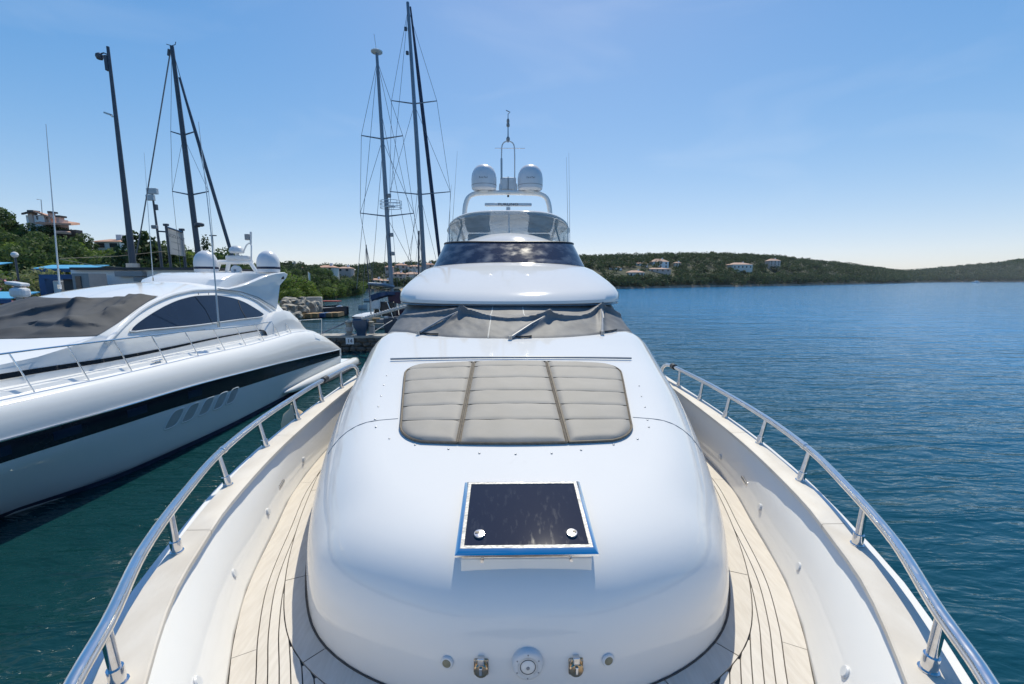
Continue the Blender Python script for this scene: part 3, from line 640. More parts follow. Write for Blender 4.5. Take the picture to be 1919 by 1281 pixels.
for k in range(6):
    a = k * math.pi / 3 + .5; MB().lathe([(.0045, .024), (.004, .0275), (.001, .028)], None, 8, m_ @ Matrix.Translation((.062 * math.cos(a), .062 * math.sin(a), 0))).build('screw', M['grey'], b_)
# bulwark lamps and mooring slots
def bulwark_M(s, y, z, h=0):
    dk, ci = deckx(y) + .012, cap_in(y) + .035; t = (z - ZD - .02) / .5; x = lerp(dk, ci, t); e = .02
    tx = Vector((s * (deckx(y + e) - deckx(y - e)), 2 * e, 0)).normalized(); tz = Vector((s * (ci - dk), 0, .5)).normalized()
    nn = tx.cross(tz) * (1 if s < 0 else -1)
    if nn.x * s > 0: nn = -nn
    nn.normalize(); q = nn.to_track_quat('Z', 'Y').to_matrix().to_4x4(); return Matrix.Translation(Vector((s * x, y, z)) + nn * h) @ q
for s in (-1, 1):
    for y in (1.87, 2.72, 3.52, 4.62):
        m_ = bulwark_M(s, y, 2.62 if y > 2 else 2.66)
        b_ = MB().lathe([(.032, -.006), (.032, .011), (.026, .017), (.020, .017)], None, 18, m_).build('bulwark_lamp', M['plastic'], Y)
        MB().lathe([(.0195, .0165), (.015, .012), (.003, .012)], None, 14, m_).build('lens', M['grey'], b_)
    m_ = bulwark_M(s, 3.98, 2.65)
    b_ = MB().box(None, (.21, .05, .014), M=m_).build('fairlead', M['steel'], Y, False, bevel=.01)
    MB().box(None, (.175, .026, .006), M=m_ @ Matrix.Translation((0, 0, .005))).build('slot', M['grey'], b_, False, bevel=.002)
# hand rails with posts
railx = spl([(-.2, .62), (.2, .84), (.6, 1.10), (1.26, 1.53), (1.54, 1.66), (2.02, 1.91), (2.6, 2.13), (3.3, 2.34), (4.1, 2.47), (4.85, 2.53), (5.6, 2.56), (6.6, 2.55), (7.2, 2.53)])
posty = [.7, 1.53, 2.38, 3.23, 4.03, 4.85, 5.6, 6.35]
for s in (-1, 1):
    ys = [-.2, .2, .6, 1.26, 1.54, 2.02, 2.6, 3.3, 4.1, 4.85, 5.6, 6.2, 6.6]
    pts = [(s * railx(y), y, 3.265) for y in ys] + [(s * 2.54, 6.85, 3.245), (s * 2.53, 7.0, 3.16), (s * 2.53, 7.05, 3.0)]
    rail = MB().tube(smooth(pts, 90), .028, 14).build('handrail', M['steel'], Y)
    for y in posty:
        x = s * (railx(y) - .035); xb = s * min(railx(y) - .005, cap_out(y) - .045)
        b_ = MB().tube([(xb, y + .015, 3.004), (s * railx(y), y, 3.25)], .021, 14).build('rail_post', M['steel'], Y)
        MB().tube([(xb, y + .015, 3.004), (lerp(xb, s * railx(y), .30), y + .0105, 3.078)], .0285, 14).build('post_socket', M['steel'], b_)
        MB().tube([(xb + .0, y + .015, 3.004), (xb, y + .015, 3.012)], .036, 14).build('socket_flange', M['steel'], b_)
    for y in (3.28,):
        p = Vector((s * railx(y), y, 3.265)); q = Vector((s * railx(y + .05), y + .05, 3.265)); MB().tube([p, q], .0325, 14).build('rail_sleeve', M['steel'], rail)
p = Vector((-railx(5.75), 5.75, 3.265)); MB().tube([p, p + Vector((-.004, .12, 0))], .042, 10).build('rail_clamp', M['black'], Y)
p = Vector((railx(6.55), 6.55, 3.265)); MB().tube([p, p + Vector((0, .1, 0))], .045, 10).build('rail_clamp', M['black'], Y)

# windscreen and upper works: contours in plan, superelliptic towards the bow
def plan(y0, yc, w, nn, zc, ze, yend=None, n=26, zp=2):
    pts = []
    for i in range(n):
        a = math.pi / 2 * i / (n - 1); x = w * math.sin(a) ** (2 / nn) if a > 0 else 0; y = yc - (yc - y0) * max(0, math.cos(a)) ** (2 / nn)
        pts.append(Vector((x, y, zc + (ze - zc) * (x / w) ** zp)))
    if yend: pts += [Vector((w, yc + (yend - yc) * k / 3, ze)) for k in (1, 2, 3)]
    return [Vector((-p.x, p.y, p.z)) for p in pts[::-1][:-1]] + pts
def interp_plan(a, b_, t): return [p.lerp(q, t) for p, q in zip(a, b_)]
wb_ = plan(5.93, 8.2, 2.24, 2.15, 3.72, 3.60, 18); wt_ = plan(7.08, 8.6, 1.95, 2.15, 4.195, 4.195, 18)
for p in wb_:
    if p.y < 7.6: p.z = max(3.5, Hs(p.x, p.y)) - .01
MB().grid([wb_, wt_]).build('windscreen', M['glass_n'], Y)
c = [plan(7.4, 8.6, 1.76, 2.4, 4.205, 4.205, 24), plan(7.0, 8.35, 1.99, 2.45, 4.20, 4.205, 24), plan(6.95, 8.3, 2.03, 2.5, 4.226, 4.235, 24), plan(6.955, 8.3, 2.04, 2.5, 4.27, 4.30, 24), plan(7.03, 8.33, 2.03, 2.5, 4.33, 4.385, 24),
     plan(7.22, 8.4, 2.0, 2.5, 4.42, 4.47, 24), plan(7.6, 8.7, 1.945, 2.5, 4.555, 4.585, 24), plan(8.1, 9.2, 1.90, 2.55, 4.72, 4.70, 24), plan(8.6, 9.8, 1.85, 2.6, 4.865, 4.82, 24), plan(8.95, 10.25, 1.80, 2.6, 4.955, 4.88, 24), plan(9.04, 10.35, 1.78, 2.6, 4.974, 4.893, 24), plan(9.15, 10.4, 1.73, 2.6, 4.968, 4.885, 24)]
br = MB(); br.grid(c); k0 = len(br.v) - len(c[-1]); br.f.append(tuple(range(k0, len(br.v)))); br.build('flybridge_coaming', M['gel'], Y)
MB().tube(plan(6.98, 8.3, 2.015, 2.5, 4.195, 4.20, 12), .012, 6).build('drip_rail', M['steel_dark'], Y)
fly0 = set(bpy.data.objects)
gb, gt = plan(7.90, 9.0, 1.53, 2.6, 4.925, 4.855, 10.6), plan(8.48, 9.5, 1.355, 2.7, 5.33, 5.36, 10.6)
MB().grid([gb, interp_plan(gb, gt, .5), gt]).build('flybridge_windscreen', M['tint'], Y)
MB().tube(gt, .022, 8).build('windscreen_trim', M['black'], Y)
MB().tube([p + Vector((0, -.004, 0)) for p in gb], .008, 6).build('windscreen_seal', M['black'], Y)
# dashboard hump behind the tinted screen
c = [plan(8.50, 9.3, 1.24, 2.3, 5.0, 5.0, 9.7), plan(8.50, 9.3, 1.22, 2.3, 5.30, 5.22, 9.7), plan(8.62, 9.35, 1.10, 2.3, 5.385, 5.31, 9.7), plan(8.78, 9.4, .92, 2.3, 5.475, 5.41, 9.7), plan(8.93, 9.5, .68, 2.3, 5.54, 5.51, 9.7), plan(9.08, 9.55, .4, 2.3, 5.575, 5.565, 9.7)]
b_ = MB(); b_.grid(c); b_.f.append(tuple(range(len(b_.v) - len(c[-1]), len(b_.v)))); b_.build('helm_console', M['gel'], Y)
# clear enclosure and hardtop
eb, et = plan(9.22, 10.5, 1.455, 2.9, 4.95, 4.95, 13), plan(9.42, 10.6, 1.35, 3.0, 6.05, 5.86, 13, zp=4)
ev = [eb, interp_plan(eb, et, .25), interp_plan(eb, et, .5), interp_plan(eb, et, .75), plan(9.33, 10.55, 1.43, 3.0, 5.97, 5.72, 13, zp=4), et]
en = MB().grid(ev).build('clear_enclosure', M['vinyl'], Y)
def on_enc(i, t): return ev[0][i].lerp(ev[4][i], t) + Vector((0, -.006, 0))
mid = len(eb) // 2
for i, w in ((mid, .010), (mid + 17, .013), (mid - 17, .013), (mid + 26, .014), (mid - 26, .014)):
    MB().tube([on_enc(i, t) for t in frange(.3, 1, 8)], w, 5).build('zip_seam', M['plastic'], en)
c = [plan(9.5, 10.7, 1.28, 3.0, 6.02, 5.83, 13.2, zp=4), plan(9.39, 10.58, 1.375, 3.0, 6.025, 5.80, 13.2, zp=4), plan(9.38, 10.57, 1.385, 3.0, 6.05, 5.83, 13.2, zp=4), plan(9.42, 10.6, 1.36, 3.0, 6.075, 5.87, 13.2, zp=4), plan(9.6, 10.8, 1.2, 2.8, 6.10, 5.98, 13.2, zp=4), plan(10.2, 11.2, .6, 2.6, 6.13, 6.10, 13.2)]
b_ = MB(); b_.grid(c); k = len(c[0]); b_.f.append(tuple(range(len(b_.v) - k, len(b_.v)))); b_.f.append(tuple(range(k))); b_.build('hardtop', M['gel'], Y)
for sx in (-1, 1):
    MB().tube([(sx * 1.25, 10.6, 4.9), (sx * 1.2, 10.3, 5.5), (sx * 1.02, 10.1, 5.98)], .022, 8).build('hardtop_support', M['steel'], Y)
    MB().tube([(sx * 1.28, 12.9, 4.8), (sx * 1.28, 12.9, 5.9)], .04, 8).build('hardtop_support', M['gel'], Y)
# seats seen through the enclosure
for x in (-.75, .8):
    b_ = MB().box((x, 11.3, 5.05), (.62, .55, .5)).build('helm_seat', M['plastic'], Y, False, bevel=.08); MB().box((x, 11.55, 5.5), (.6, .16, .62)).build('backrest', M['plastic'], b_, False, bevel=.06)
# radar arch
xa = -.02
pts = [(-1.10, 11.3, 5.98), (-1.08, 11.3, 6.35), (-1.02, 11.3, 6.62), (-.9, 11.3, 6.74), (-.7, 11.3, 6.785), (0, 11.3, 6.80), (.7, 11.3, 6.785), (.9, 11.3, 6.74), (1.02, 11.3, 6.62), (1.08, 11.3, 6.35), (1.10, 11.3, 5.98)]
arch = MB().tube(smooth([(x + xa, y, z) for x, y, z in pts], 50), .062, 12).build('radar_arch', M['gel'], Y)
for x in (-.585, .575):
    d_ = MB().lathe([(.26, 0), (.305, .035), (.315, .10), (.317, .28), (.300, .40), (.255, .50), (.185, .575), (.10, .615), (.02, .625)], (x + xa, 11.3, 6.845), 32).build('satellite_dome', M['dome'], Y)
    MB().lathe([(.317, .0), (.318, .012)], (x + xa, 11.3, 6.955), 32).build('dome_joint', M['grey'], d_)
    MB().tube([(x + xa, 11.3, 6.80), (x + xa, 11.3, 6.85)], .13, 12).build('dome_foot', M['gel'], d_)
    for k, (ch, dx) in enumerate(zip('SeaTel', (-.1, -.06, -.02, .022, .058, .09))):
        a = dx / .317; text_mesh('lettering', ch, .055, M['ink'], d_, Matrix.Translation((x + xa + .319 * math.sin(a), 11.3 - .319 * math.cos(a), 7.10)) @ Matrix.Rotation(a, 4, 'Z') @ Matrix.Rotation(R(90), 4, 'X'), font_shear=.2)
rd = MB().box((.0, 11.05, 6.46), (1.16, .11, .07)).build('radar_scanner', M['plastic'], Y, False, bevel=.02)
text_mesh('lettering', 'FURUNO', .082, M['ink'], rd, Matrix.Translation((.0, 10.992, 6.46)) @ Matrix.Rotation(R(90), 4, 'X') @ Matrix.Diagonal((1.5, 1, 1, 1)))
MB().lathe([(.14, 0), (.13, .05), (.09, .12), (.06, .16), (.05, .3)], (.0, 11.05, 6.10), 16).build('scanner_base', M['plastic'], rd)
MB().box((.0, 11.225, 6.70), (.05, .05, .045)).build('steaming_light', M['black'], arch, False)
# signal mast on the arch
mast = MB().tube(smooth([(-.165, 11.3, 7.16), (-.165, 11.3, 7.6), (-.155, 11.3, 7.9), (-.10, 11.3, 8.0), (0, 11.3, 8.03), (.10, 11.3, 8.0), (.155, 11.3, 7.9), (.165, 11.3, 7.6), (.165, 11.3, 6.85)], 40), .016, 8).build('signal_mast', M['plastic'], Y)
MB().tube([(-.165, 11.3, 7.12), (-.165, 11.3, 7.62)], .026, 8).build('horn_tube', M['steel_dark'], mast)
MB().tube([(0, 11.3, 8.0), (0, 11.3, 8.32), (0, 11.3, 8.66)], [.02, .014, .01], 8).build('mast_pole', M['steel_dark'], mast)
for z, r_ in ((8.03, .045), (8.36, .04), (8.45, .035)): MB().lathe([(r_ * .7, 0), (r_, .02), (r_, .07), (r_ * .6, .1)], (0, 11.3, z), 10).build('mast_lamp', M['grey'], mast)
MB().tube([(-.33, 11.3, 7.86), (.42, 11.3, 7.86)], .008, 6).build('cross_tree', M['steel'], mast)
MB().tube([(.0, 11.3, 8.66), (.05, 11.3, 8.7), (-.05, 11.28, 8.74)], .012, 5).build('wind_vane', M['grey'], mast)
MB().lathe([(.01, 0), (.01, .33), (.004, .34)], (0, 11.28, 6.85), 6).build('stub_antenna', M['grey'], arch)
for x in (-.2, .2): MB().lathe([(.03, 0), (.035, .06), (.025, .14), (.02, .16)], (x, 11.3, 6.855), 10).build('gps_mushroom', M['plastic'], arch)
MB().box((.0, 11.34, 7.02), (.4, .1, .3)).build('equipment_box', M['plastic'], arch, False, bevel=.03)
MB().box((.47, 11.0, 6.125), (.10, .05, .04)).build('floodlight', M['grey'], Y, False)
FLY = Matrix.Translation((.015, 0, -.69)) @ Matrix.Scale(1.15, 4)     # size and seat of the flybridge module on the coaming
done = set(); yo = Vector(Y.location)
for o in bpy.data.objects:
    if o not in fly0 and o.type == 'MESH' and o.data.name not in done:
        done.add(o.data.name); w0 = origin(o); o.data.transform(Matrix.Translation(-w0) @ FLY @ Matrix.Translation(w0))
for px0, y0, px1, y1, F in ((1064, 420, 1061.5, 294, 14.5), (1067.5, 420, 1066, 286, 15.2), (848, 420, 857, 283, 14.8), (841, 420, 846, 346, 14.3)):
    a, b_ = P(px0, y0, F), P(px1, y1, F); lo = a + (a - b_) * ((a.z - 4.85) / (b_.z - a.z)); w_ = MB().tube([lo, a, b_], [.012, .010, .004], 6).build('whip_antenna', M['whip'], Y)
    MB().tube([lo, lo.lerp(a, .12)], .02, 6).build('antenna_base', M['steel'], w_)
# saloon and aft deck, behind
s_ = MB(); s_.grid([plan(8.2, 9, 2.0, 2.5, 3.6, 3.6, 22), plan(8.4, 9.2, 1.83, 2.5, 4.25, 4.25, 22)]); s_.build('saloon_side', M['glass_n'], Y)
MB().box((0, 22.5, 4.0), (4.7, 6.6, .5)).build('aft_bulwark', M['gel'], Y, False, bevel=.1)
MB().box((0, 18, 2.44), (4.6, 15, .02)).build('aft_deck', M['teak2'], Y, False)

# ---- loose things lying on the yacht
# wipers
vw = lambda x: x
def wscr(x, v, h=0):
    """point on the windscreen: x across, v from base (0) to top (1)"""
    def row(pl, w):
        s_ = abs(x) / 2.24 * w
        for p, q in zip(pl[mid0:], pl[mid0 + 1:]):
            if p.x <= s_ <= q.x: t = (s_ - p.x) / (q.x - p.x + 1e-9); r_ = p.lerp(q, t); return Vector((math.copysign(r_.x, x), r_.y, r_.z))
        r_ = pl[-1]; return Vector((math.copysign(r_.x, x), r_.y, r_.z))
    mid0 = len(wb_) // 2; a, b_ = row(wb_, 2.24), row(wt_, 1.95); p = a.lerp(b_, v)
    e = Vector((-.0 + x * .12, -.62, .78)).normalized(); return p + e * h
PK = [(-.82, .70), (.62, .56), (1.66, .74)]; BS = [(-1.36, .02), (-.02, .01), (1.34, .02)]
RL = [(-2.2, .46), (-1.75, .50)] + [PK[0]] + [(-.35, .56), (.1, .50)] + [PK[1]] + [(.95, .50), (1.3, .54)] + [PK[2]] + [(1.95, .52), (2.2, .45)]
rly = spl(RL)
def segd(p, a, b_):
    px, py = p[0] - a[0], (p[1] - a[1]) * .8; dx, dy = b_[0] - a[0], (b_[1] - a[1]) * .8; t = max(0, min(1, (px * dx + py * dy) / (dx * dx + dy * dy))); return math.hypot(px - t * dx, py - t * dy), t
from mathutils import noise as mn
def fold(x, v):
    d = (v - rly(x)) * .8; h = .018
    pk = max(math.exp(-((x - a) / .45) ** 2) for a, _ in PK); amp = .042 + .065 * pk
    h += amp * (math.exp(-(d / .10) ** 2) if d > 0 else math.exp(-(d / .022) ** 2) + .26 * max(0, 1 + d / .4) * (1 - math.exp(-(d / .022) ** 2)))
    for a, b_ in zip(BS, PK):
        q, t = segd((x, v), a, b_); h += (.02 + .06 * t) * math.exp(-(q / .05) ** 2) * (1 if v < b_[1] + .02 else math.exp(-((v - b_[1]) / .06) ** 2))
    n1 = mn.noise(Vector((x * 3.1, v * 2.2 + x, 3.7))); n2 = mn.noise(Vector((x * 9 + v * 5, v * 7, 1.2)))
    h += (.008 * n1 + .003 * n2) * (1.6 if v < rly(x) else .5) * min(1, v * 8)
    return h * min(1, v * 14 + .25) * min(1, (2.18 - abs(x)) * 6 + .1)
NX, NV = 200, 46
rows = [[wscr(x, v, fold(x, v)) for x in np.linspace(-2.16, 2.16, NX)] for v in np.linspace(.0, .985, NV)]
cv = MB().grid(rows).build('windscreen_cover', M['cover'], None)
tag(cv, 'grey mesh cover draped over the windscreen and wipers of the near yacht', 'cover')
for x, v0, v1 in ((-.33, .0, 1), (.22, rly(.22), 1)):
    MB().grid([[wscr(x - .009, v, fold(x, v) + .004), wscr(x + .009, v, fold(x, v) + .004)] for v in np.linspace(v0 + .02, .97 * v1, 50)]).build('seam', M['seam'], cv)
for (bx, bv), (tx, tv) in zip(BS, PK):
    a = wscr(bx, bv, .03); b_ = wscr(tx, tv, .10); m_ = wscr(lerp(bx, tx, .5), lerp(bv, tv, .5), .10)
    w_ = MB().tube([a + Vector((0, -.03, .0)), m_, b_], [.020, .014, .010], 8).build('wiper', M['bar'], Y)
    MB().tube([a + Vector((0, -.03, -.05)), a + Vector((0, -.035, .03))], .030, 10).build('wiper_hub', M['steel_dark'], w_)
    MB().tube([m_ + Vector((.02, -.0, -.02)), b_ + Vector((.02, 0, -.02))], .007, 6).build('blade', M['bar'], w_)
    MB().tube([wscr(bx + .02, .04, .03), wscr(bx + .18, .03, .03), wscr(bx + .3, .05, .03)], .012, 6).build('hose', M['black'], w_)
# sun pad: three upholstered columns of six panels
sl = spl([(0, 4.99), (1 / 6, 4.80), (2 / 6, 4.47), (3 / 6, 4.14), (4 / 6, 3.84), (5 / 6, 3.54), (1, 3.19)])
def pad_side(y):
    w = spl([(3.1, .93), (3.5, .985), (4.13, 1.10), (4.6, 1.19), (4.95, 1.25)])(y)
    if y > 4.72: w -= .24 * (1 - math.sqrt(max(0, 1 - min(1, (y - 4.72) / .275) ** 2)))
    if y < 3.48: w -= .23 * (1 - math.sqrt(max(0, 1 - min(1, (3.48 - y) / .295) ** 2)))
    return w
def pad_column(xa, xb, label):
    t = thing('sun_pad_cushion', (((-1.1 if xa is None else xa) + (1.1 if xb is None else xb)) / 2, 4.0, 3.4), label, 'cushion', 'three columns of the sun pad')
    rowsmb = []
    for k in range(6):
        s0, s1 = k / 6, (k + 1) / 6; nu, nv = 26, 14; rows_ = []
        for j in range(nv):
            v = j / (nv - 1); s_ = lerp(s0, s1, v); row = []
            for i in range(nu):
                u = i / (nu - 1); y = sl(s_)
                xl = -pad_side(y) if xa is None else xa; xr = pad_side(y) if xb is None else xb
                y -= 0 if s_ < 1 else 0
                x = lerp(xl, xr, u); eu = min(u, 1 - u) * (xr - xl); L = abs(sl(s1) - sl(s0)); e_v = min(v, 1 - v) * L
                outer_v0 = k == 0 and v < .5; outer_v1 = k == 5 and v > .5
                fall = (1 - math.exp(-eu / .022)) * (1 - math.exp(-e_v / (.016 if (outer_v0 or outer_v1) else .010)) * (1 if (outer_v0 or outer_v1) else .24))
                puff = .038 * fall + .004 * math.sin(math.pi * u) * math.sin(math.pi * v) + .004 * mn.noise(Vector((x * 6, y * 6, k)))
                yc_ = y + .11 * x * x * s_ ** 5
                row.append(Vector((x, yc_, Hs(x, yc_) + .004 + puff)))
            rows_.append(row)
        MB().grid(rows_).build('cushion_panel', M['cushion'], t)
    # dark stitched seams between the panels
    for k in range(1, 6):
        y = sl(k / 6); xl = (-pad_side(y) if xa is None else xa) + .012; xr = (pad_side(y) if xb is None else xb) - .012
        MB().tube([Vector((x, y + .11 * x * x * (k / 6) ** 5, Hs(x, y + .11 * x * x * (k / 6) ** 5) + .032)) for x in np.linspace(xl, xr, 16)], .0036, 5).build('seam', M['piping'], t)
    # piping round the edge
    loop = [Vector((lerp(-pad_side(sl(0)) if xa is None else xa, pad_side(sl(0)) if xb is None else xb, q), sl(0), 0)) for q in np.linspace(0, 1, 12)]
    loop += [Vector((pad_side(sl(q)) if xb is None else xb, sl(q), 0)) for q in np.linspace(0, 1, 80)]
    loop += [Vector((lerp(pad_side(sl(1)) if xb is None else xb, -pad_side(sl(1)) if xa is None else xa, q), sl(1), 0)) for q in np.linspace(0, 1, 12)]
    loop += [Vector((-pad_side(sl(q)) if xa is None else xa, sl(q), 0)) for q in np.linspace(1, 0, 80)]
    out = []
    for p in loop:
        s_ = (4.99 - p.y) / 1.80; y = p.y + .11 * p.x ** 2 * max(0, s_) ** 5; out.append(Vector((p.x, y, Hs(p.x, y) + .016)))
    MB().tube(out, .010, 6, False).build('piping', M['piping'], t)
pad_column(None, -.472, 'left column of the taupe sun pad, with rounded outer corners')
pad_column(-.455, .385, 'middle column of the taupe sun pad, straight on both sides')
pad_column(.402, None, 'right column of the taupe sun pad, with rounded outer corners')

# ================================================================== the sport yacht moored to the left
XC = -11.62
M['hullblue'] = mat('pale blue grey lower hull', (.68, .75, .80), .08, col2=(.65, .72, .77), scale=.5, bump=.0015, bscale=.5)  # even blue grey for the lower hull and intake rims
N = thing('sport_yacht', (XC, 12, 0), 'low white sport yacht with navy hull band moored on the left', 'yacht')
hbm = spl([(-6, .02), (-4, 1.0), (-1, 1.75), (3, 2.2), (5.5, 2.48), (8, 2.76), (10, 2.98), (12, 3.07), (15, 3.11), (20, 3.10), (21.8, 3.06), (22.4, 2.98)])   # at the band
hwl = spl([(-3.2, .02), (-1, .55), (3, 1.05), (6, 1.38), (8.05, 1.65), (8.73, 1.98), (9.6, 2.40), (11.2, 2.64), (13.6, 2.84), (17, 2.86), (22.4, 2.85)])
bt = spl([(-6, 2.12), (3, 1.92), (8, 1.80), (11, 1.78), (14, 1.65), (18, 1.39), (22.4, 1.06)])
bb = spl([(-6, 1.6), (3, 1.5), (8, 1.42), (10.5, 1.38), (13, 1.25), (18, 1.0), (22.4, .76)])
sh = spl([(-6, 2.75), (3, 2.6), (8, 2.46), (12, 2.46), (15, 2.40), (17, 2.42), (18, 2.46), (19.3, 2.34), (20.4, 2.10), (21.3, 1.72), (22, 1.36), (22.4, 1.12)])
shh = spl([(-6, .01), (-4, .8), (-1, 1.5), (3, 1.98), (5.5, 2.27), (8, 2.48), (10, 2.68), (12, 2.74), (17, 2.72), (20, 2.72), (22.4, 2.8)])
FS = [-6, -5, -4, -2.5, -1, 1, 3, 4.5, 6, 7, 8, 9, 10, 11, 12, 13.5, 15, 16.5, 18, 18.8, 19.5, 20.2, 20.8, 21.3, 21.7, 22.05, 22.4]
def hull_x(F, z):
    zb, zt, zs = bb(F), bt(F), sh(F)
    if z < zb: t = max(0, z / zb); return lerp(hwl(F), hbm(F), t ** .8)
    if z < zt: return hbm(F)
    t = min(1, (z - zt) / max(.01, zs - zt)); return lerp(hbm(F), shh(F), 1 - math.sqrt(max(0, 1 - t ** 2.2)))
rows = []
for F in FS:
    zb, zt, zs = bb(F), bt(F), sh(F); col = [(hwl(F) * .55, -.7)] + [(hull_x(F, zb * t), zb * t) for t in (0, .2, .4, .6, .8)] + [(hbm(F), zb), (hbm(F), zt)] + [(hull_x(F, lerp(zt, zs, t)), lerp(zt, zs, t)) for t in (.2, .4, .6, .75, .88, .96, 1)]
    rows.append([Vector((XC + x, F, z)) for x, z in col])
for nm, i0, i1, mt in (('hull', 0, 8, 'hullblue'), ('topside', 7, 14, 'gel_n')):
    rr = [r[i0:i1] for r in rows] if i1 < 14 else [r[i0:] for r in rows]; mb = MB(); mb.grid(rr); mb.grid([[Vector((2 * XC - p.x, p.y, p.z)) for p in r] for r in rr])
    mb.add([tuple(p) for p in rr[-1]] + [(2 * XC - p.x, p.y, p.z) for p in rr[-1][::-1]], [tuple(range(2 * len(rr[-1])))]); mb.build(nm, M[mt], N)
FB = np.linspace(0, 22.0, 70)
bd = MB().grid([[(XC + hbm(F) + .006, F, bb(F)), (XC + hbm(F) + .012, F, lerp(bb(F), bt(F), .5)), (XC + hbm(F) + .006, F, bt(F))] for F in FB]).build('hull_band', M['bandblack'], N)
MB().tube([(XC + hbm(F) + .012, F, bt(F) + .012) for F in FB], .022, 8).build('rub_rail', M['chrome'], N)
for F0, wd in ((8.15, .5), (9.6, .5), (11.35, .5), (15.6, .32), (17.3, .32), (18.45, .32), (7.0, .5)):
    MB().grid([[(XC + hbm(F) + .014, F, lerp(bb(F), bt(F), .28)), (XC + hbm(F) + .020, F, lerp(bb(F), bt(F), .5)), (XC + hbm(F) + .014, F, lerp(bb(F), bt(F), .74))] for F in np.linspace(F0, F0 + wd, 5)]).build('port_light', M['glass_n'], bd)
MB().grid([[(XC + hull_x(F, z) + .008, F, z) for z in (-.2, 0, .07, .14)] for F in np.linspace(2, 22.3, 60)]).build('boot_stripe', M['navy'], N)
for F0 in (10.62, 11.16, 11.74, 12.32, 12.86):   # five slanted air intakes in the topsides
    z0, z1 = .84, 1.27; rake = .24
    def vp(u, z, o): F = F0 + u * .40 + rake * (z - z0) / (z1 - z0); return Vector((XC + hull_x(F, z) + o, F, z))
    rim = MB(); ring = [(math.copysign(abs(math.cos(a)) ** .5, math.cos(a)), math.copysign(abs(math.sin(a)) ** .5, math.sin(a))) for a in [2 * math.pi * k / 24 for k in range(24)]]
    def rg(k, o): return [vp(.5 + .5 * k * cx_, lerp(z0, z1, .5 + .5 * k * cz_), o) for cx_, cz_ in ring]
    rim.grid([rg(1.12, .002), rg(1.06, .014), rg(.98, .014), rg(.93, .004)], close_u=True); o = rim.build('air_intake', M['hullblue'], N)
    s_ = MB(); s_.poly(rg(.95, .005)); s_.build('recess_shade', M['recess_shade'], o)  # flat patch on the hull, the intake's inner shade put into its colour
text_mesh('lettering', 'MANGUSTA', .20, M['ink'], N, Matrix.Translation((XC + 3.012, 21.3, .66)) @ Matrix.Rotation(R(90), 4, 'Z') @ Matrix.Rotation(R(90), 4, 'X') @ Matrix.Rotation(R(-4), 4, 'Z'))
# side deck and foredeck
zc_ = spl([(-6, 2.8), (0, 2.78), (4, 2.85), (6.5, 3.05), (8.6, 3.28), (9.4, 3.40), (12.0, 4.20), (12.6, 4.34), (13.4, 4.46), (14.6, 4.56), (16, 4.60), (18, 4.60), (19, 4.58)])
zs_ = spl([(-6, 2.76), (0, 2.72), (4, 2.72), (6.5, 2.82), (8.5, 3.05), (10, 3.35), (12.4, 4.13), (13.2, 4.27), (14.2, 4.33), (15.3, 4.30), (16.4, 4.18), (17.2, 3.95), (18, 3.5), (18.6, 3.2)])
hz_ = lambda z: 2.27 - .60 * (z - 3.2)
hbase = spl([(-6, .01), (-4, .5), (-1, 1.0), (3, 1.45), (6, 1.8), (8, 2.05), (9.3, 2.2), (10, 2.28), (19, 2.3)])
rows = []
for F in FS:
    a, z = shh(F), sh(F); b_ = min(hbase(F) + .08, a * .9); rows.append([Vector((XC + a, F, z)), Vector((XC + a - .04, F, z + .012)), Vector((XC + lerp(a, b_, .35), F, z + .035)), Vector((XC + lerp(a, b_, .45), F, z + .11)), Vector((XC + b_, F, z + .14)), Vector((XC, F, z + .16))])
mb = MB(); mb.grid(rows); mb.grid([[Vector((2 * XC - p.x, p.y, p.z)) for p in r] for r in rows]); mb.build('deck', M['gel_n'], N)
MB().tube([(XC + shh(F) + .004, F, sh(F) + .006) for F in np.linspace(2, 19, 60)], .010, 6).build('deck_edge_rail', M['chrome'], N)
# cabin: cross sections from the foredeck trunk over the raked windscreen to the roof
def cab(F):
    zs, zc = zs_(F), zc_(F); zd = sh(F) + .10; pts = []
    hb_ = lambda z: min(hbase(F), hz_(max(z, 3.2)) + .03 * (1 - min(1, max(0, (z - zd) / .5)))) if F > 8 else hbase(F) * (1 - .12 * (z - zd) / max(.05, zs - zd))
    for t in (0, .15, .35, .6, .85, 1): z = lerp(zd, zs, t); pts.append((hb_(z), z))
    he = pts[-1][0]
    for t in (.04, .10, .2, .35, .55, .78, 1):
        x = he * (1 - t); pts.append((x, zs + (zc - zs) * (1 - (1 - t) ** 2.4)))
    return pts
FC = [-4, -2, 0, 2, 4, 5.5, 7, 8, 8.7, 9.4, 10, 10.7, 11.4, 12, 12.4, 12.9, 13.5, 14.2, 15, 15.8, 16.5, 17.2, 17.8, 18.4]
rows = [[Vector((XC + x, F, z)) for x, z in cab(F)] for F in FC]
mb = MB(); mb.grid(rows); mb.grid([[Vector((2 * XC - p.x, p.y, p.z)) for p in r] for r in rows])
mb.add([tuple(p) for p in rows[-1]] + [(2 * XC - p.x, p.y, p.z) for p in rows[-1][::-1]], [tuple(range(2 * len(rows[-1])))])
cabin = mb.build('cabin', M['gel_n'], N)
MB().grid([[(XC + hbase(F) + .012, F, 2.74 + .02 * math.sin(F)), (XC + hbase(F) + .014, F, 2.74 + .02 * math.sin(F) + lerp(.12, .04, sm01((F - 6) / 10)))] for F in np.linspace(4, 18.2, 50)]).build('cabin_shadow_gap', M['bandblack'], N)  # dark strip drawn for the shadowed gap along the cabin base
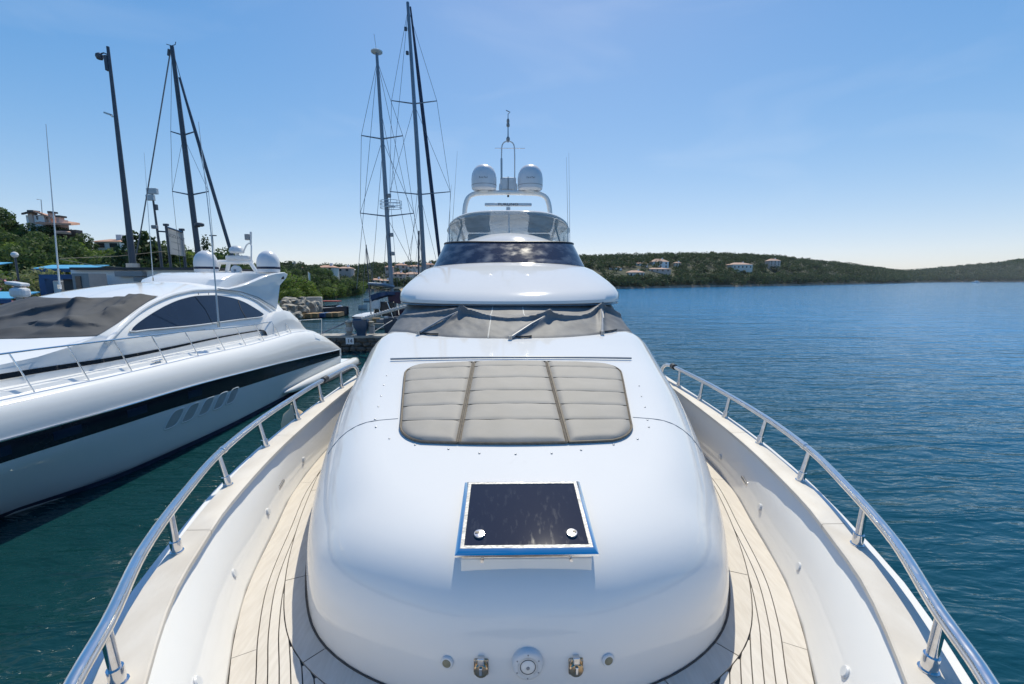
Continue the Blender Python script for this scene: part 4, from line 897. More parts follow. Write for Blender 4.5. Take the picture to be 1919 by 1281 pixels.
def on_cab(px, py, off=.0):
    d = ray(px, py); t = 10.
    for _ in range(40):
        z = CZ + d[2] * t; X = XC + hz_(max(z, 3.2)) + .03 + off; t = (X - CX) / d[0]
    return Vector((CX + d[0] * t, d[1] * t, CZ + d[2] * t))
wpx = [(243, 621), (247, 614), (268, 597), (290, 583), (312, 571), (340, 560), (370, 554), (400, 553), (430, 557), (455, 565), (475, 576), (494, 589), (488, 594), (462, 597), (430, 601), (395, 606), (355, 611), (310, 615), (270, 619), (248, 622)]
wp = [on_cab(*p) for p in wpx]; sn = Vector((.86, 0, .51))
MB().prism([p + sn * .004 for p in wp], sn * .012).build('side_window', M['glass_n'], N, False)
MB().prism([p - Vector((2 * (p.x - XC), 0, 0)) + Vector((-.86, 0, .51)) * .012 for p in wp], Vector((-.86, 0, .51)) * -.01).build('side_window', M['glass_n'], N, False)
MB().tube([p + sn * .012 for p in smooth(wp + [wp[0]], 80)], .016, 6).build('window_trim', M['gel_n'], N)
MB().tube([on_cab(365, 555, .02), on_cab(385, 580, .02), on_cab(398, 606, .02)], .012, 5).build('mullion', M['black'], N)
MB().tube([on_cab(446, 563, .02), on_cab(452, 580, .02), on_cab(462, 597, .02)], .012, 5).build('mullion', M['black'], N)
# thick white arch moulding over the side window, and the grab rail on it
arcp = [(200, 640), (232, 608), (262, 582), (300, 561), (335, 549), (370, 543), (405, 542), (440, 547), (475, 560), (505, 580), (530, 598)]
MB().tube(smooth([on_cab(*p) for p in arcp], 50), [.05] * 50, 8).build('window_arch', M['gel_n'], N)
gr = MB().tube([on_cab(370, 548, .06), on_cab(390, 547, .06), on_cab(407, 547, .06)], .012, 6).build('grab_rail', M['steel'], N)
for q in (372, 391): MB().tube([on_cab(q, 548, .06), on_cab(q, 552, .0)], .012, 6).build('rail_foot', M['steel_dark'], gr)
# fin at the aft end of the cabin
for sx in (1, -1):
    fin = [(14.9, 4.30), (15.6, 4.33), (16.3, 4.42), (16.9, 4.58), (17.5, 4.78), (18.1, 4.90), (18.8, 4.95), (19.15, 4.88), (19.22, 4.72), (19.0, 4.4), (18.6, 4.02), (18.1, 3.62), (17.75, 3.42), (17.45, 3.62), (17.0, 3.9), (16.3, 4.14), (15.5, 4.27)]
    def fx(z): return XC + sx * (hz_(max(3.2, z)) + .10 + max(0, z - 4.3) * 1.3)
    MB().prism([(fx(z), F, z) for F, z in fin], (-sx * .22, 0, 0)).build('cabin_fin', M['gel_n'], N, True, bevel=.05)
    MB().tube([(fx(z) + sx * .012, F, z) for F, z in ((15.0, 4.33), (16.2, 4.2), (17.0, 3.97), (17.7, 3.52))], .02, 6).build('fin_groove', M['steel_dark'], N)
    MB().box((fx(4.72) + sx * .02, 18.85, 4.72), (.06, .14, .12)).build('deck_speaker', M['black'], N, False)
# aft cockpit coaming
c = []
for F, zt, w in ((16.4, 2.75, .10), (16.8, 3.12, .3), (17.3, 3.34, .36), (17.9, 3.40, .38), (18.5, 3.30, .38), (19.0, 3.02, .36), (19.4, 2.66, .3), (19.6, 2.5, .2)):
    xo = XC + 2.52; z0 = 2.3; c.append([(xo + .02, F, z0), (xo, F, lerp(z0, zt, .6)), (xo - .05, F, lerp(z0, zt, .88)), (xo - .13, F, zt), (xo - .13 - w, F, zt), (xo - .2 - w, F, z0)])
MB().grid(c).build('cockpit_coaming', M['gel_n'], N)
MB().grid([[(2 * XC - p[0], p[1], p[2]) for p in r] for r in c]).build('cockpit_coaming', M['gel_n'], N)
# flybridge: low coaming, cross beam, domes, wheelhouse frame
def splan(y0, yc, w, nn, z, yend): return [Vector((p.x + XC, p.y, p.z)) for p in plan(y0, yc, w, nn, z, z, yend)]
MB().grid([splan(14.6, 16.4, 1.45, 2.3, 4.3, 18.6), splan(15.0, 16.6, 1.5, 2.3, 4.64, 18.6), splan(15.9, 17.2, 1.52, 2.3, 4.88, 18.6), splan(16.05, 17.3, 1.44, 2.3, 4.89, 18.6), splan(16.0, 17.3, 1.38, 2.3, 4.5, 18.6)]).build('flybridge_coaming', M['gel_n'], N)
MB().box((XC, 18.95, 4.86), (3.9, .42, .16)).build('cross_beam', M['gel_n'], N, False, bevel=.06)
MB().box((XC - .15, 16.4, 4.78), (.5, .08, .2)).build('instrument_pod', M['grey'], N, False)
for x in (-12.86, -10.22):
    d_ = MB().lathe([(.40, 0), (.435, .03), (.44, .14), (.445, .42), (.41, .60), (.33, .76), (.21, .87), (.08, .925), (.01, .93)], (x, 18.95, 4.94), 30).build('satellite_dome', M['dome'], N)
    MB().lathe([(.443, 0), (.452, .02), (.452, .075), (.443, .095)], (x, 18.95, 5.09), 30).build('dome_band', M['ink'], d_)
# aerials and light mast on the sport yacht
for pts, r_ in (([(112, 541, 12.6), (100, 400, 12.6), (86, 232, 12.6)], .018), ([(410, 612, 13.4), (396, 440, 13.4), (372, 228, 13.4)], .02), ([(287, 526, 13.9), (279, 415, 13.9), (270, 285, 13.9)], .010)):
    q = [P(*p) for p in pts]; w_ = MB().tube([q[0], q[0].lerp(q[1], .7), q[1], q[2]], [r_ * 1.3, r_, r_ * .8, r_ * .35], 7).build('whip_antenna', M['whip'], N)
    MB().tube([q[0], q[0].lerp(q[1], .06)], r_ * 2.2, 8).build('antenna_base', M['steel'], w_)
fr_m = MB()
for a, b_ in (((404, 512), (412, 491)), ((412, 491), (468, 490)), ((468, 490), (482, 511)), ((425, 511), (429, 491)), ((402, 512), (484, 512))):
    fr_m.tube([P(*a, 19.5), P(*b_, 19.5)], .085, 8)
wf = fr_m.build('radar_frame', M['gel_n'], N)
MB().tube([P(410, 491, 19.5), P(472, 490, 19.5)], .10, 8).build('frame_top', M['gel_n'], wf)
m_ = Matrix.Translation(P(443, 506, 19.2)) @ Matrix.Rotation(R(90), 4, 'X')
s_ = MB().lathe([(.12, -.22), (.19, -.1), (.21, .05), (.19, .1), (.05, .11)], None, 18, m_).build('searchlight', M['plastic'], N)
MB().lathe([(.06, .112), (.05, .13), (.01, .135)], None, 10, m_).build('bulb', M['grey'], s_)
p = P(444, 474, 19.5); d_ = MB().lathe([(.26, 0), (.30, .06), (.27, .20), (.16, .30), (.02, .33)], p, 18).build('radar_dome', M['plastic'], N)
MB().tube([p, p - Vector((0, 0, .3))], .08, 8).build('dome_post', M['plastic'], d_)
for a, b_ in (((425, 482), (470, 478)),): MB().box(P(447, 483, 19.5), (1.0, .3, .2)).build('equipment_shelf', M['plastic'], N, False, bevel=.05)
lm = MB().tube([P(455, 474, 19.5), P(462, 459, 19.5), P(467, 455, 19.5), P(471, 459, 19.5), P(471, 487, 19.5)], .03, 7).build('light_mast', M['plastic'], N)
MB().tube([P(470, 457, 19.5), P(470, 434, 19.5)], .045, 7).build('horn', M['plastic'], lm)
MB().box(P(464, 444, 19.5), (.2, .16, .26)).build('lamp_cluster', M['grey'], lm, False, bevel=.03)
# deck rail with stanchions
rF = [4.2, 5.2, 6.2, 7.2, 8.24, 9.22, 10.21, 11.24, 12.39, 13.59, 14.72, 15.85, 16.99, 17.9]
def rtop(F): return Vector((XC + shh(F) - .26, F - .12, sh(min(F, 17)) + lerp(.80, .60, sm01((F - 8) / 10))))
MB().tube([rtop(F) for F in np.linspace(3.4, 18.6, 60)], .018, 8).build('deck_rail', M['steel'], N)
for F in rF: MB().tube([(XC + shh(F) - .05, F + .02, sh(F) + .0), rtop(F + .0)], .015, 8).build('stanchion', M['steel'], N)
for a, b_ in (((545, 600), (545, 628)), ((563, 600), (568, 628)), ((603, 597), (603, 626))): MB().tube([P(*b_, 20.0), P(*a, 20.0)], .016, 6).build('stanchion', M['steel'], N)
MB().tube([P(541, 601, 20.0), P(603, 597, 20.0)], .014, 6).build('stern_rail', M['steel'], N)
MB().tube([P(553 + 8 * math.sin(a) - 0, 626 - 27 * math.sin(a / 2), 20.0) for a in np.linspace(0, 2.6, 10)], .022, 6).build('passerelle_arch', M['plastic'], N)
for F in (11.05,):
    c_ = Vector((XC + shh(F) - .12, F, sh(F) + .02)); k_ = MB().tube([c_ + Vector((0, -.16, .09)), c_ + Vector((0, .16, .09))], .02, 8).build('cleat', M['steel'], N)
    for q in (-.06, .06): MB().tube([c_ + Vector((0, q, 0)), c_ + Vector((0, q, .09))], .016, 6).build('cleat_foot', M['steel'], k_)
k_ = MB().tube([(XC + 1.45, 6.1, 2.92), (XC + 1.75, 7.2, 3.02), (XC + 1.9, 7.55, 2.98)], .05, 8).build('anchor_arm', M['steel'], N)
# swim platform sponson at the waterline
c = []
for F, r_, z in ((16.3, .03, .32), (16.8, .10, .30), (18, .20, .28), (20, .27, .24), (22, .30, .18), (23.4, .30, .14), (23.9, .24, .12), (24.15, .10, .12)):
    xo = XC + 2.98; c.append([(xo + .28 * r_ / .3 + r_ * .75 * math.cos(a), F, z + r_ * math.sin(a)) for a in [2 * math.pi * k / 14 for k in range(14)]])
sp = MB(); sp.grid(c, close_u=True); sp.build('swim_platform', M['gel_n'], N)
MB().box((XC, 23.2, .12), (5.8, 1.7, .3)).build('platform_deck', M['gel_n'], N, False, bevel=.08)
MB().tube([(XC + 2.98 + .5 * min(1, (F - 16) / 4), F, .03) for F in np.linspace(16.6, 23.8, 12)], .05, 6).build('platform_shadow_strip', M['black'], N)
# canvas over its windscreen
def ws_pt(u, v):     # u 0..1 from the far edge to the near edge, v 0 base .. 1 top
    x0 = lerp(-2.22, 2.22, u); xb = x0; F0 = lerp(9.25, 9.98, abs(2 * u - 1) ** 2.2); F1 = lerp(11.75, 12.5, abs(2 * u - 1) ** 2.2)
    F = lerp(F0, F1, v); zs, zc = zs_(F), zc_(F); he = hz_(zs) + .02; xx = he * (2 * u - 1); t = 1 - abs(2 * u - 1)
    return Vector((XC + xx, F, zs + (zc - zs) * (1 - (1 - t) ** 2.4)))
rows = []
fl = [((.66, .78), (.82, .30), .10), ((.70, .30), (.9, .22), .09), ((.88, .98), (.90, .55), .10), ((.90, .55), (.78, .18), .08), ((.55, .62), (.66, .78), .07), ((.35, .35), (.66, .8), .07), ((.62, .2), (.52, .05), .06), ((.80, .95), (.80, .7), .05), ((.94, .95), (.93, .75), .05)]
for v in np.linspace(0, 1, 60):
    row = []
    for u in np.linspace(0.004, .996, 120):
        p = ws_pt(u, v); h = .03
        for a, b_, am in fl:
            dx, dy = b_[0] - a[0], b_[1] - a[1]; ln = dx * dx + dy * dy; t = max(0, min(1, ((u - a[0]) * dx + (v - a[1]) * dy) / ln)); q = math.hypot((u - a[0] - t * dx) * 1.6, v - a[1] - t * dy)
            side = (u - a[0]) * dy - (v - a[1]) * dx
            h += 1.15 * am * (math.exp(-(q / .035) ** 2) if side > 0 else math.exp(-(q / .11) ** 2)) * (1 - .3 * t)
        h += .022 * mn.noise(Vector((u * 6, v * 4, .3))) + .012 * mn.noise(Vector((u * 18 + v * 7, v * 8, 2)))
        e = min(1, v * 12, (1 - v) * 14 + .15, u * 16 + .1, (1 - u) * 16 + .1); row.append(p + Vector((0, -.45, .85)) * (.012 + h * e))
    rows.append(row)
tag(MB().grid(rows).build('windscreen_cover', M['cover2'], None), 'crumpled grey canvas covering the raked windscreen of the sport yacht', 'cover')

# ================================================================== jetty and what stands on it
J = thing('stone_jetty', (-4, 28.7, 0), 'narrow stone jetty behind the yachts with rough dark stones and pale capping', 'jetty')
MB().box((-5, 28.95, .2), (21, 1.15, 1.2)).build('core', M['stone'], J, False)
st0 = []
for k in range(5):
    ic = bmesh.new(); bmesh.ops.create_icosphere(ic, subdivisions=2, radius=1); g = random.Random(k + 60)
    for v in ic.verts:
        m_ = max(abs(v.co.x), abs(v.co.y), abs(v.co.z)); v.co = v.co.lerp(v.co / m_, .6) * g.uniform(.88, 1.06)
    me = bpy.data.meshes.new('stone'); ic.to_mesh(me); ic.free(); me.materials.append(M['stone']); st0.append(me)
g = random.Random(5)
def stone_at(p, s, parent, mesh, name='stone'):
    o = bpy.data.objects.new(name, mesh); COL.objects.link(o)
    if parent: o.parent = parent; o.location = Vector(p) - origin(parent)
    else: o.location = p
    o.scale = s; o.rotation_euler = (g.uniform(-.25, .25), g.uniform(-.2, .2), g.uniform(-.3, .3)); return o
for r_ in range(4):
    x = -15.4 + .25 * r_
    while x < 5:
        w = g.uniform(.35, .75); stone_at((x + w / 2, 28.36 + g.uniform(-.05, .05) - .1 * (3 - r_) / 3, -.12 + .27 * r_), (w * .54, .2, .17), J, g.choice(st0)); x += w
x = -15.4
while x < 5.3:
    w = g.uniform(1.1, 1.9); MB().box((x + w / 2, 28.9 + g.uniform(-.03, .03), .93 + g.uniform(-.012, .012)), (w - .03, 1.36, .16)).build('capping_slab', M['concrete'], J, False, bevel=.02); x += w
b_ = MB().box(P(655.5, 638.5, 28.15), (.52, .03, .44)).build('number_plate', M['wall'], J, False)
text_mesh('lettering', '14', .36, M['ink'], b_, Matrix.Translation(P(655.5, 638.8, 28.12)) @ Matrix.Rotation(R(90), 4, 'X'))
# outboard motor under a blue cover, hanging on a wooden post rack
q = P(677, 631, 28.5); q.z = 1.01
ob = thing('outboard_motor', q, 'petrol blue covered outboard motor standing on the jetty', 'motor')
prof = [((-.42, .80), .30), ((-.47, 1.12), .34), ((-.44, 1.26), .30)]
def cow(z, x0, x1, w): return [(q.x + x0, q.y - w, z), (q.x + x1, q.y - w, z), (q.x + x1, q.y + w, z), (q.x + x0, q.y + w, z)]
cm = MB(); cm.grid([cow(.86, -.2, .28, .12), cow(1.05, -.24, .3, .15), cow(1.35, -.28, .38, .2), cow(1.62, -.42, .46, .26), cow(1.9, -.46, .5, .28), cow(2.08, -.44, .48, .27), cow(2.15, -.36, .4, .2)], close_u=True)
k = len(cm.v); cm.f += [(3, 2, 1, 0), (k - 4, k - 3, k - 2, k - 1)]; cm.build('cover', M['bluecover'], ob, True, bevel=.05)
MB().tube([(q.x + .05, q.y, 1.0), (q.x + .05, q.y, .9)], .1, 8).build('leg', M['bluecover'], ob)
MB().box((q.x + .0, q.y - .02, 2.165), (.78, .4, .035)).build('top_lid', M['grey'], ob, False, bevel=.015)
q2 = P(655, 628, 28.7); q2.z = 1.01; pb = thing('mooring_bollard', q2, 'rusty grey bollard with wound ropes left of the blue outboard', 'bollard')
MB().lathe([(.3, 0), (.3, .06), (.2, .12), (.17, .5), (.2, .75), (.28, .82), (.28, .92), (.1, .98)], q2, 14).build('post', M['rock'], pb)
for k in range(4): MB().tube([(q2.x + .23 * math.cos(a), q2.y + .23 * math.sin(a), q2.z + .3 + .07 * k + .01 * math.sin(3 * a)) for a in np.linspace(0, 6.28, 16)], .035, 6).build('rope_turn', M['rope'], pb)
q3 = P(697, 628, 28.7); q3.z = 1.01; pb = thing('winch_box', q3, 'small rusty winch right of the blue outboard on the jetty', 'winch')
MB().box((q3.x, q3.y, 1.35), (.36, .3, .5)).build('housing', M['grey'], pb, False, bevel=.04); MB().lathe([(.12, 0), (.2, .04), (.14, .1), (.14, .24), (.2, .3), (.1, .33)], (q3.x, q3.y, 1.6), 12).build('drum', M['rock'], pb)
# ropes
def rope(name, pts, r_, mt, label, twist=False, sag=0):
    pp = smooth(pts, 60)
    for i, p in enumerate(pp): p.z -= sag * math.sin(math.pi * i / 59)
    mb = MB()
    if twist:
        d_ = (pp[-1] - pp[0]).normalized(); a = d_.cross(Vector((0, 0, 1))).normalized(); b2 = d_.cross(a); L_ = sum((x - y).length for x, y in zip(pp, pp[1:])); n_ = 240
        for k in range(3):
            mb.tube([smp(pp, i / n_) + (a * math.cos(2 * math.pi * (i / n_ * L_ / .75 + k / 3)) + b2 * math.sin(2 * math.pi * (i / n_ * L_ / .75 + k / 3))) * r_ * .55 for i in range(n_ + 1)], r_ * .58, 6)
    else: mb.tube(pp, r_, 6)
    return tag(mb.build(name, mt), label, 'rope')
def smp(pp, t): f = t * (len(pp) - 1); i = min(len(pp) - 2, int(f)); return pp[i].lerp(pp[i+1], f - i)
rope('mooring_rope', [P(668, 600, 28.7), P(747, 577, 26.4), Vector((-2.35, 25.6, 4.05))], .105, M['rope'], 'thick twisted white rope rising from the jetty to the near yacht', True)
rope('mooring_line', [P(650, 603, 28.7), P(630, 612, 26), P(600, 626, 23.2), Vector((XC + 2.4, 21.6, 1.6))], .03, M['navy'], 'dark blue mooring line from the bollard to the sport yacht')
rope('mooring_line', [P(697, 624, 28.8), P(720, 609, 30), P(735, 600, 31.5)], .025, M['rope'], 'thin pale mooring line right of the blue outboard')
# fender on the left rail of our yacht
fq = Vector((-2.74, 5.25, 2.82)); fd = thing('fender', fq, 'worn beige fender hung outside the left handrail', 'fender')
MB().lathe([(.03, .0), (.10, .05), (.145, .16), (.145, .5), (.11, .62), (.04, .68), (.02, .74)], fq - Vector((0, 0, .48)), 18).build('body', M['cream'], fd)
MB().tube([fq + Vector((0, 0, .24)), fq + Vector((.10, .06, .40)), Vector((-2.55, 5.45, 3.27))], .014, 6).build('lanyard', M['black'], fd)

# ================================================================== sailing boats
def sail_hull(name, parent, cx, y0, y1, beam, z1, matl, sheer=.3):
    rows = []
    for i in range(15):
        t = i / 14; y = lerp(y0, y1, t); b_ = beam / 2 * max(.02, (math.sin(math.pi * (.12 + .88 * (1 - t)) * .9) ** .7 if t < 1 else .02)); zt = z1 + sheer * t * t
        half = [(b_, zt), (b_ * .98, lerp(0, zt, .6)), (b_ * .88, .2), (b_ * .6, -.4), (0, -.7)]; rows.append([(cx - x, y, z) for x, z in half] + [(cx + x, y, z) for x, z in half[::-1][1:]])
    mb = MB(); mb.grid(rows, close_u=True); mb.f.append(tuple(range(len(rows[0])))); return mb.build(name, matl, parent)
def spreader(parent, mastfn, z, half_, rz=0, lift=.25):
    c_ = mastfn(z); d_ = Vector((math.cos(rz), math.sin(rz), 0)); a = c_ - d_ * half_ + Vector((0, 0, lift)); b_ = c_ + d_ * half_ + Vector((0, 0, lift))
    MB().tube([a, c_, b_], [.04, .06, .04], 6).build('spreader', M['alu'], parent); return a, b_
def stay(parent, pts, r_=.018, nm='stay', mt=None): MB().tube(pts, r_, 5).build(nm, mt or M['wire'], parent)
# ketch: two masts
K = thing('ketch', (-8.4, 38, 0), 'two masted sailing yacht with burgundy canvas and cream awning beyond the jetty', 'sailboat')
mz0, mz1 = P(738, 600, 36), P(706, 98, 36); mm0, mm1 = P(799, 540, 41), P(764, 4, 41)
fz = lambda z: mz0.lerp(mz1, (z - mz0.z) / (mz1.z - mz0.z)); fm = lambda z: mm0.lerp(mm1, (z - mm0.z) / (mm1.z - mm0.z))
sail_hull('hull', K, -8.3, 33.2, 55, 5.0, 1.7, M['mastdark'], .8)
MB().box((-8.4, 44, 1.95), (2.9, 16, .7)).build('deckhouse', M['burg'], K, False, bevel=.2)
MB().tube([mz0 - Vector((0, 0, 1)), fz(12), mz1], [.18, .17, .11], 12).build('mizzen_mast', M['alu'], K)
MB().tube([mm0 - Vector((0, 0, 3)), fm(16), mm1], [.205, .195, .13], 12).build('main_mast', M['alu'], K)
def lvl(py, F, px): return P(px, py, F).z
sp1 = spreader(K, fz, lvl(260, 36, 717), 1.62); sp2 = spreader(K, fz, lvl(405, 36, 728), 2.15); 
sp3 = spreader(K, fm, lvl(194, 41, 776), 2.0); sp4 = spreader(K, fm, lvl(364, 41, 787), 2.75)
top_z, top_m = fz(mz1.z - .6), fm(mm1.z - .5)
deck_l, deck_r = Vector((-10.9, 37, 1.9)), Vector((-6.2, 37, 1.9))
for i, (a, dk) in enumerate(((0, deck_l), (1, deck_r))):
    stay(K, [top_z, sp1[a], sp2[a], dk]); stay(K, [fz(lvl(262, 36, 717)), sp2[a]]); stay(K, [fz(lvl(408, 36, 728)), dk + Vector((.3, 0, 0))])
    d2 = dk + Vector((.6 - 1.2 * (a == 0) * 0, 5, .2)); stay(K, [top_m, sp3[a], sp4[a], d2]); stay(K, [fm(lvl(196, 41, 776)), sp4[a]]); stay(K, [fm(lvl(366, 41, 787)), d2])
stay(K, [top_z, fz(4) + Vector((-2.0, -2.6, 0))]); stay(K, [fz(15), fz(3) + Vector((-2.4, 1.5, -1))]); stay(K, [top_z, fm(4)]); stay(K, [top_m, fz(9)]); stay(K, [fm(14), fm(3) + Vector((-2.6, 3, 0))]); stay(K, [fz(18), fz(3) + Vector((1.6, 3, 0))])
ja, jb = P(769, 12, 42), P(826, 500, 49); MB().tube([ja, ja.lerp(jb, .25), ja.lerp(jb, .7), jb, jb - Vector((-.25, 0, 3))], [.07, .17, .20, .17, .1], 10).build('furled_jib', M['navy'], K)
MB().lathe([(.1, 0), (.42, .05), (.45, .12), (.3, .2), (.05, .24)], mz1 + Vector((0, 0, -.05)), 14).build('mast_radar', M['plastic'], K)
stay(K, [mz1, mz1 + Vector((-.15, 0, 1.3))], .02, 'mast_aerial', M['whip'])
c_ = fz(lvl(392, 36, 730)); pl = MB()
for zz in (0, .3, .55): pl.tube([c_ + Vector((.35 + .85 * math.cos(a), .85 * math.sin(a) * .8, zz + .1)) for a in np.linspace(0, 6.283, 20)], .025, 5)
for a in np.linspace(0, 6.28, 9): pl.tube([c_ + Vector((.35 + .85 * math.cos(a), .68 * math.sin(a), .1)), c_ + Vector((.35 + .85 * math.cos(a), .68 * math.sin(a), .65))], .02, 5)
pl.build('radar_cage', M['whip'], K)
MB().box(c_ + Vector((.4, -.2, .2)), (.6, .5, .12)).build('radar_scanner', M['plastic'], K, False, bevel=.04)
for zz in (lvl(367, 36, 726), lvl(440, 36, 732), lvl(475, 36, 735)): MB().box(fz(zz) + Vector((.30, -.15, 0)), (.28, .25, .3)).build('deck_light', M['grey'], K, False, bevel=.05)
for zz in (lvl(55, 41, 769), lvl(100, 41, 770)): MB().box(fm(zz) + Vector((-.3, -.1, 0)), (.25, .2, .3)).build('deck_light', M['mastdark'], K, False, bevel=.05)
bm_ = [P(690, 531, 33.8), P(722, 534, 35), P(737, 537, 36)]; MB().tube(bm_, [.10, .17, .14], 8).build('mizzen_boom', M['alu'], K)
aw = MB(); a = [P(701, 545, 33.6), P(716, 541, 34), P(748, 541, 38), P(752, 546, 38)]; dd = Vector((.3, 3.2, 0)); aw.grid([[p for p in a], [p + dd + Vector((0, 0, .12)) for p in a]]); aw.build('awning', M['cream'], K)
bd_ = MB(); bd_.grid([[P(694, 553, 33.2), P(708, 548, 33.1), P(725, 546, 33.4), P(752, 546, 35)], [P(696, 563, 33.1), P(710, 556, 32.9), P(728, 552, 33.3), P(752, 552, 35)], [P(699, 566, 33.4), P(712, 560, 33.3), P(728, 555, 33.6), P(752, 554, 35.4)]]); bd_.build('spray_hood', M['navy'], K)
bd_ = MB(); bd_.grid([[P(727, 548, 34.0), P(756, 546, 34.6)], [P(727, 558, 33.8), P(756, 562, 34.4)], [P(728, 566, 33.8), P(756, 570, 34.4)]]); bd_.build('side_cloth', M['burg'], K)
for a, b_ in (((694, 556), (696, 592)), ((703, 564), (700, 594)), ((726, 566), (737, 596)), ((708, 572), (716, 594)), ((745, 568), (748, 590))): MB().tube([P(*a, 33.4), P(*b_, 33.4)], .035, 6).build('davit', M['steel'], K)
MB().box(P(722, 578, 34), (1.6, .8, 1.1)).build('wheel_stand', M['black'], K, False, bevel=.1)
MB().lathe([(.1, 0), (.32, .1), (.36, .4), (.3, .75), (.1, .85)], P(705, 580, 33.5), 12).build('life_raft', M['plastic'], K)
# small boats showing beyond the jetty
def small_boat(x0, x1, py, F, h, matl, label, cover=None, z0=0):
    a, b_ = P(x0, py, F), P(x1, py, F); L_ = (b_ - a).length; cx_ = (a.x + b_.x) / 2; t = thing('small_boat', (cx_, F, z0), label, 'boat'); rows = []
    for i in range(11):
        q = i / 10; x = a.x + L_ * q; w = L_ * .19 * max(.04, math.sin(math.pi * min(.5, .08 + (1 - q) * .62)) ** .7); zt = z0 + h * (1 + .25 * q * q)
        rows.append([(x, F - w, zt), (x, F - w * .8, z0 + .15), (x, F, z0 - .1), (x, F + w * .8, z0 + .15), (x, F + w, zt)])
    mb = MB(); mb.grid(rows); mb.f.append((0, 1, 2, 3, 4)); mb.build('hull', matl, t)
    MB().grid([[(r[0][0], r[0][1], r[0][2] - .05), (r[4][0], r[4][1], r[4][2] - .05)] for r in rows]).build('deck', M['plastic'], t)
    if cover: MB().grid([[(a.x + L_ * q, F - L_ * .12, z0 + h), (a.x + L_ * q, F, z0 + h + L_ * .17 * math.sin(math.pi * (q - .25) / .6)), (a.x + L_ * q, F + L_ * .12, z0 + h)] for q in np.linspace(.25, .85, 8)]).build('cover', M[cover], t)
    return t
small_boat(578, 652, 583, 58, 1.0, M['mastdark'], 'long dark hulled boat tied to the wooden pontoon', None)
small_boat(620, 650, 577, 60, .9, M['plastic'], 'white boat with pale humped cover behind the dark hulled boat', 'plastic')
t = small_boat(604, 634, 575, 66, .8, M['mastdark'], 'little boat with a faded red canopy near the rocks')
a, b_ = P(603, 565, 66), P(636, 563, 66); MB().box((a + b_) / 2, ((b_ - a).length, 1.8, .14)).build('canopy', M['red'], t, False)
for q in (.15, .85): c_ = a.lerp(b_, q); MB().tube([c_, c_ - Vector((0, 0, 1.3))], .04, 5).build('canopy_post', M['steel_dark'], t)
for px, F, lab in ((664, 96, 'small open boat moored left of the ketch'), (652, 70, 'grey inflatable on the water by the pontoon end')): small_boat(px - 9, px + 9, 0, F, .7, M['plastic'], lab)
for px, py, F, lab in ((1832, 523.5, 900, 'tiny white motor boat far off under the right headland'),):
    t = small_boat(px - 8, px + 4, py, F, 2.2, M['plastic'], lab); MB().box(Vector(t.location) + Vector((0, 0, 3.2)), (5, 2.5, 2.6)).build('wheelhouse', M['plastic'], t, False)
# pontoon
a, b_ = PZ(566, 593, .2), PZ(642, 590, .2); pt = thing('wooden_pontoon', ((a.x + b_.x) / 2, a.y, 0), 'low yellowish wooden pontoon with a blue float near the rocks', 'pontoon')
for k in range(6):
    p, q = a.lerp(b_, k / 6), a.lerp(b_, (k + 1) / 6); MB().box(((p.x + q.x) / 2, p.y, .35), (q.x - p.x - .05, 2.2, .5)).build('float' if k == 3 else 'plank_section', M['bluekiosk'] if k == 3 else M['wood'], pt, False)
# far pontoon with boats right of the outboard
a, b_ = PZ(700, 611, .2), PZ(770, 605, .2); pt = thing('floating_dock', ((a.x + b_.x) / 2, a.y, 0), 'pale floating dock with piled gear right of the blue outboard', 'dock')
MB().box(((a.x + b_.x) / 2, a.y, .3), (b_.x - a.x + 3, 1.6, .5)).build('deck', M['concrete'], pt, False, bevel=.05)
for k in range(7): MB().box((lerp(a.x, b_.x, k / 7 + .1), a.y, .75), (.7, .7, g.uniform(.2, .6)), g.random()).build('crate', g.choice([M['wood'], M['rock'], M['cream'], M['grey']]), pt, False)
# sloop ashore at the left, seen above the yacht
S1 = thing('sloop', (-23.2, 34, 1), 'sloop with tall dark mast and furled headsail standing behind the left quay', 'sailboat')
s0, s1 = P(372, 478, 33), P(322, 86, 33); fs1 = lambda z: s0.lerp(s1, (z - s0.z) / (s1.z - s0.z))
MB().tube([fs1(2.2), fs1(12), s1], [.19, .18, .12], 12).build('mast', M['mastdark'], S1)
mb = MB(); rows = []
for i in range(11):
    q = i / 10; x = lerp(-29.5, -17.5, q); w = 1.7 * max(.05, math.sin(math.pi * min(.5, .15 + (1 - q) * .6))); rows.append([(x, 33 - w, 2.9), (x, 33 - w * .8, 1.9), (x, 33, 1.45), (x, 33 + w * .8, 1.9), (x, 33 + w, 2.9)])
mb.grid(rows, close_u=True); mb.build('hull', M['gel_n'], S1); MB().box((-23.5, 33, 1.25), (1.6, .3, .55)).build('keel', M['mastdark'], S1, False)
for x in (-26, -20.5): MB().box((x, 33, 1.3), (.3, 2.6, .7)).build('cradle', M['steel_dark'], S1, False)
w1, w2 = P(336, 145, 32.9), P(434, 476, 32.6); MB().tube([w1, w1.lerp(w2, .3), w2, w2 - Vector((0, 0, 2.5)) + Vector((.5, 0, 0))], [.06, .11, .12, .09], 9).build('furled_headsail', M['mastdark'], S1)
stay(S1, [P(320, 92, 33), P(276, 360, 33.4), P(266, 420, 33.5), P(255, 480, 33.6)], .045, 'backstay'); stay(S1, [P(324, 95, 33), P(434, 476, 32.6)], .018)
MB().tube([P(317, 92, 33), P(316, 104, 33)], .09, 7).build('backstay_block', M['mastdark'], S1)
sA = spreader(S1, fs1, P(346, 253, 33).z, .85); sB = spreader(S1, fs1, P(360, 365, 33).z, 1.3)
for a in (0, 1): stay(S1, [s1, sA[a], sB[a], Vector((sB[a].x, 33, 2.9))], .014); stay(S1, [fs1(P(346, 255, 33).z), sB[a]], .012)
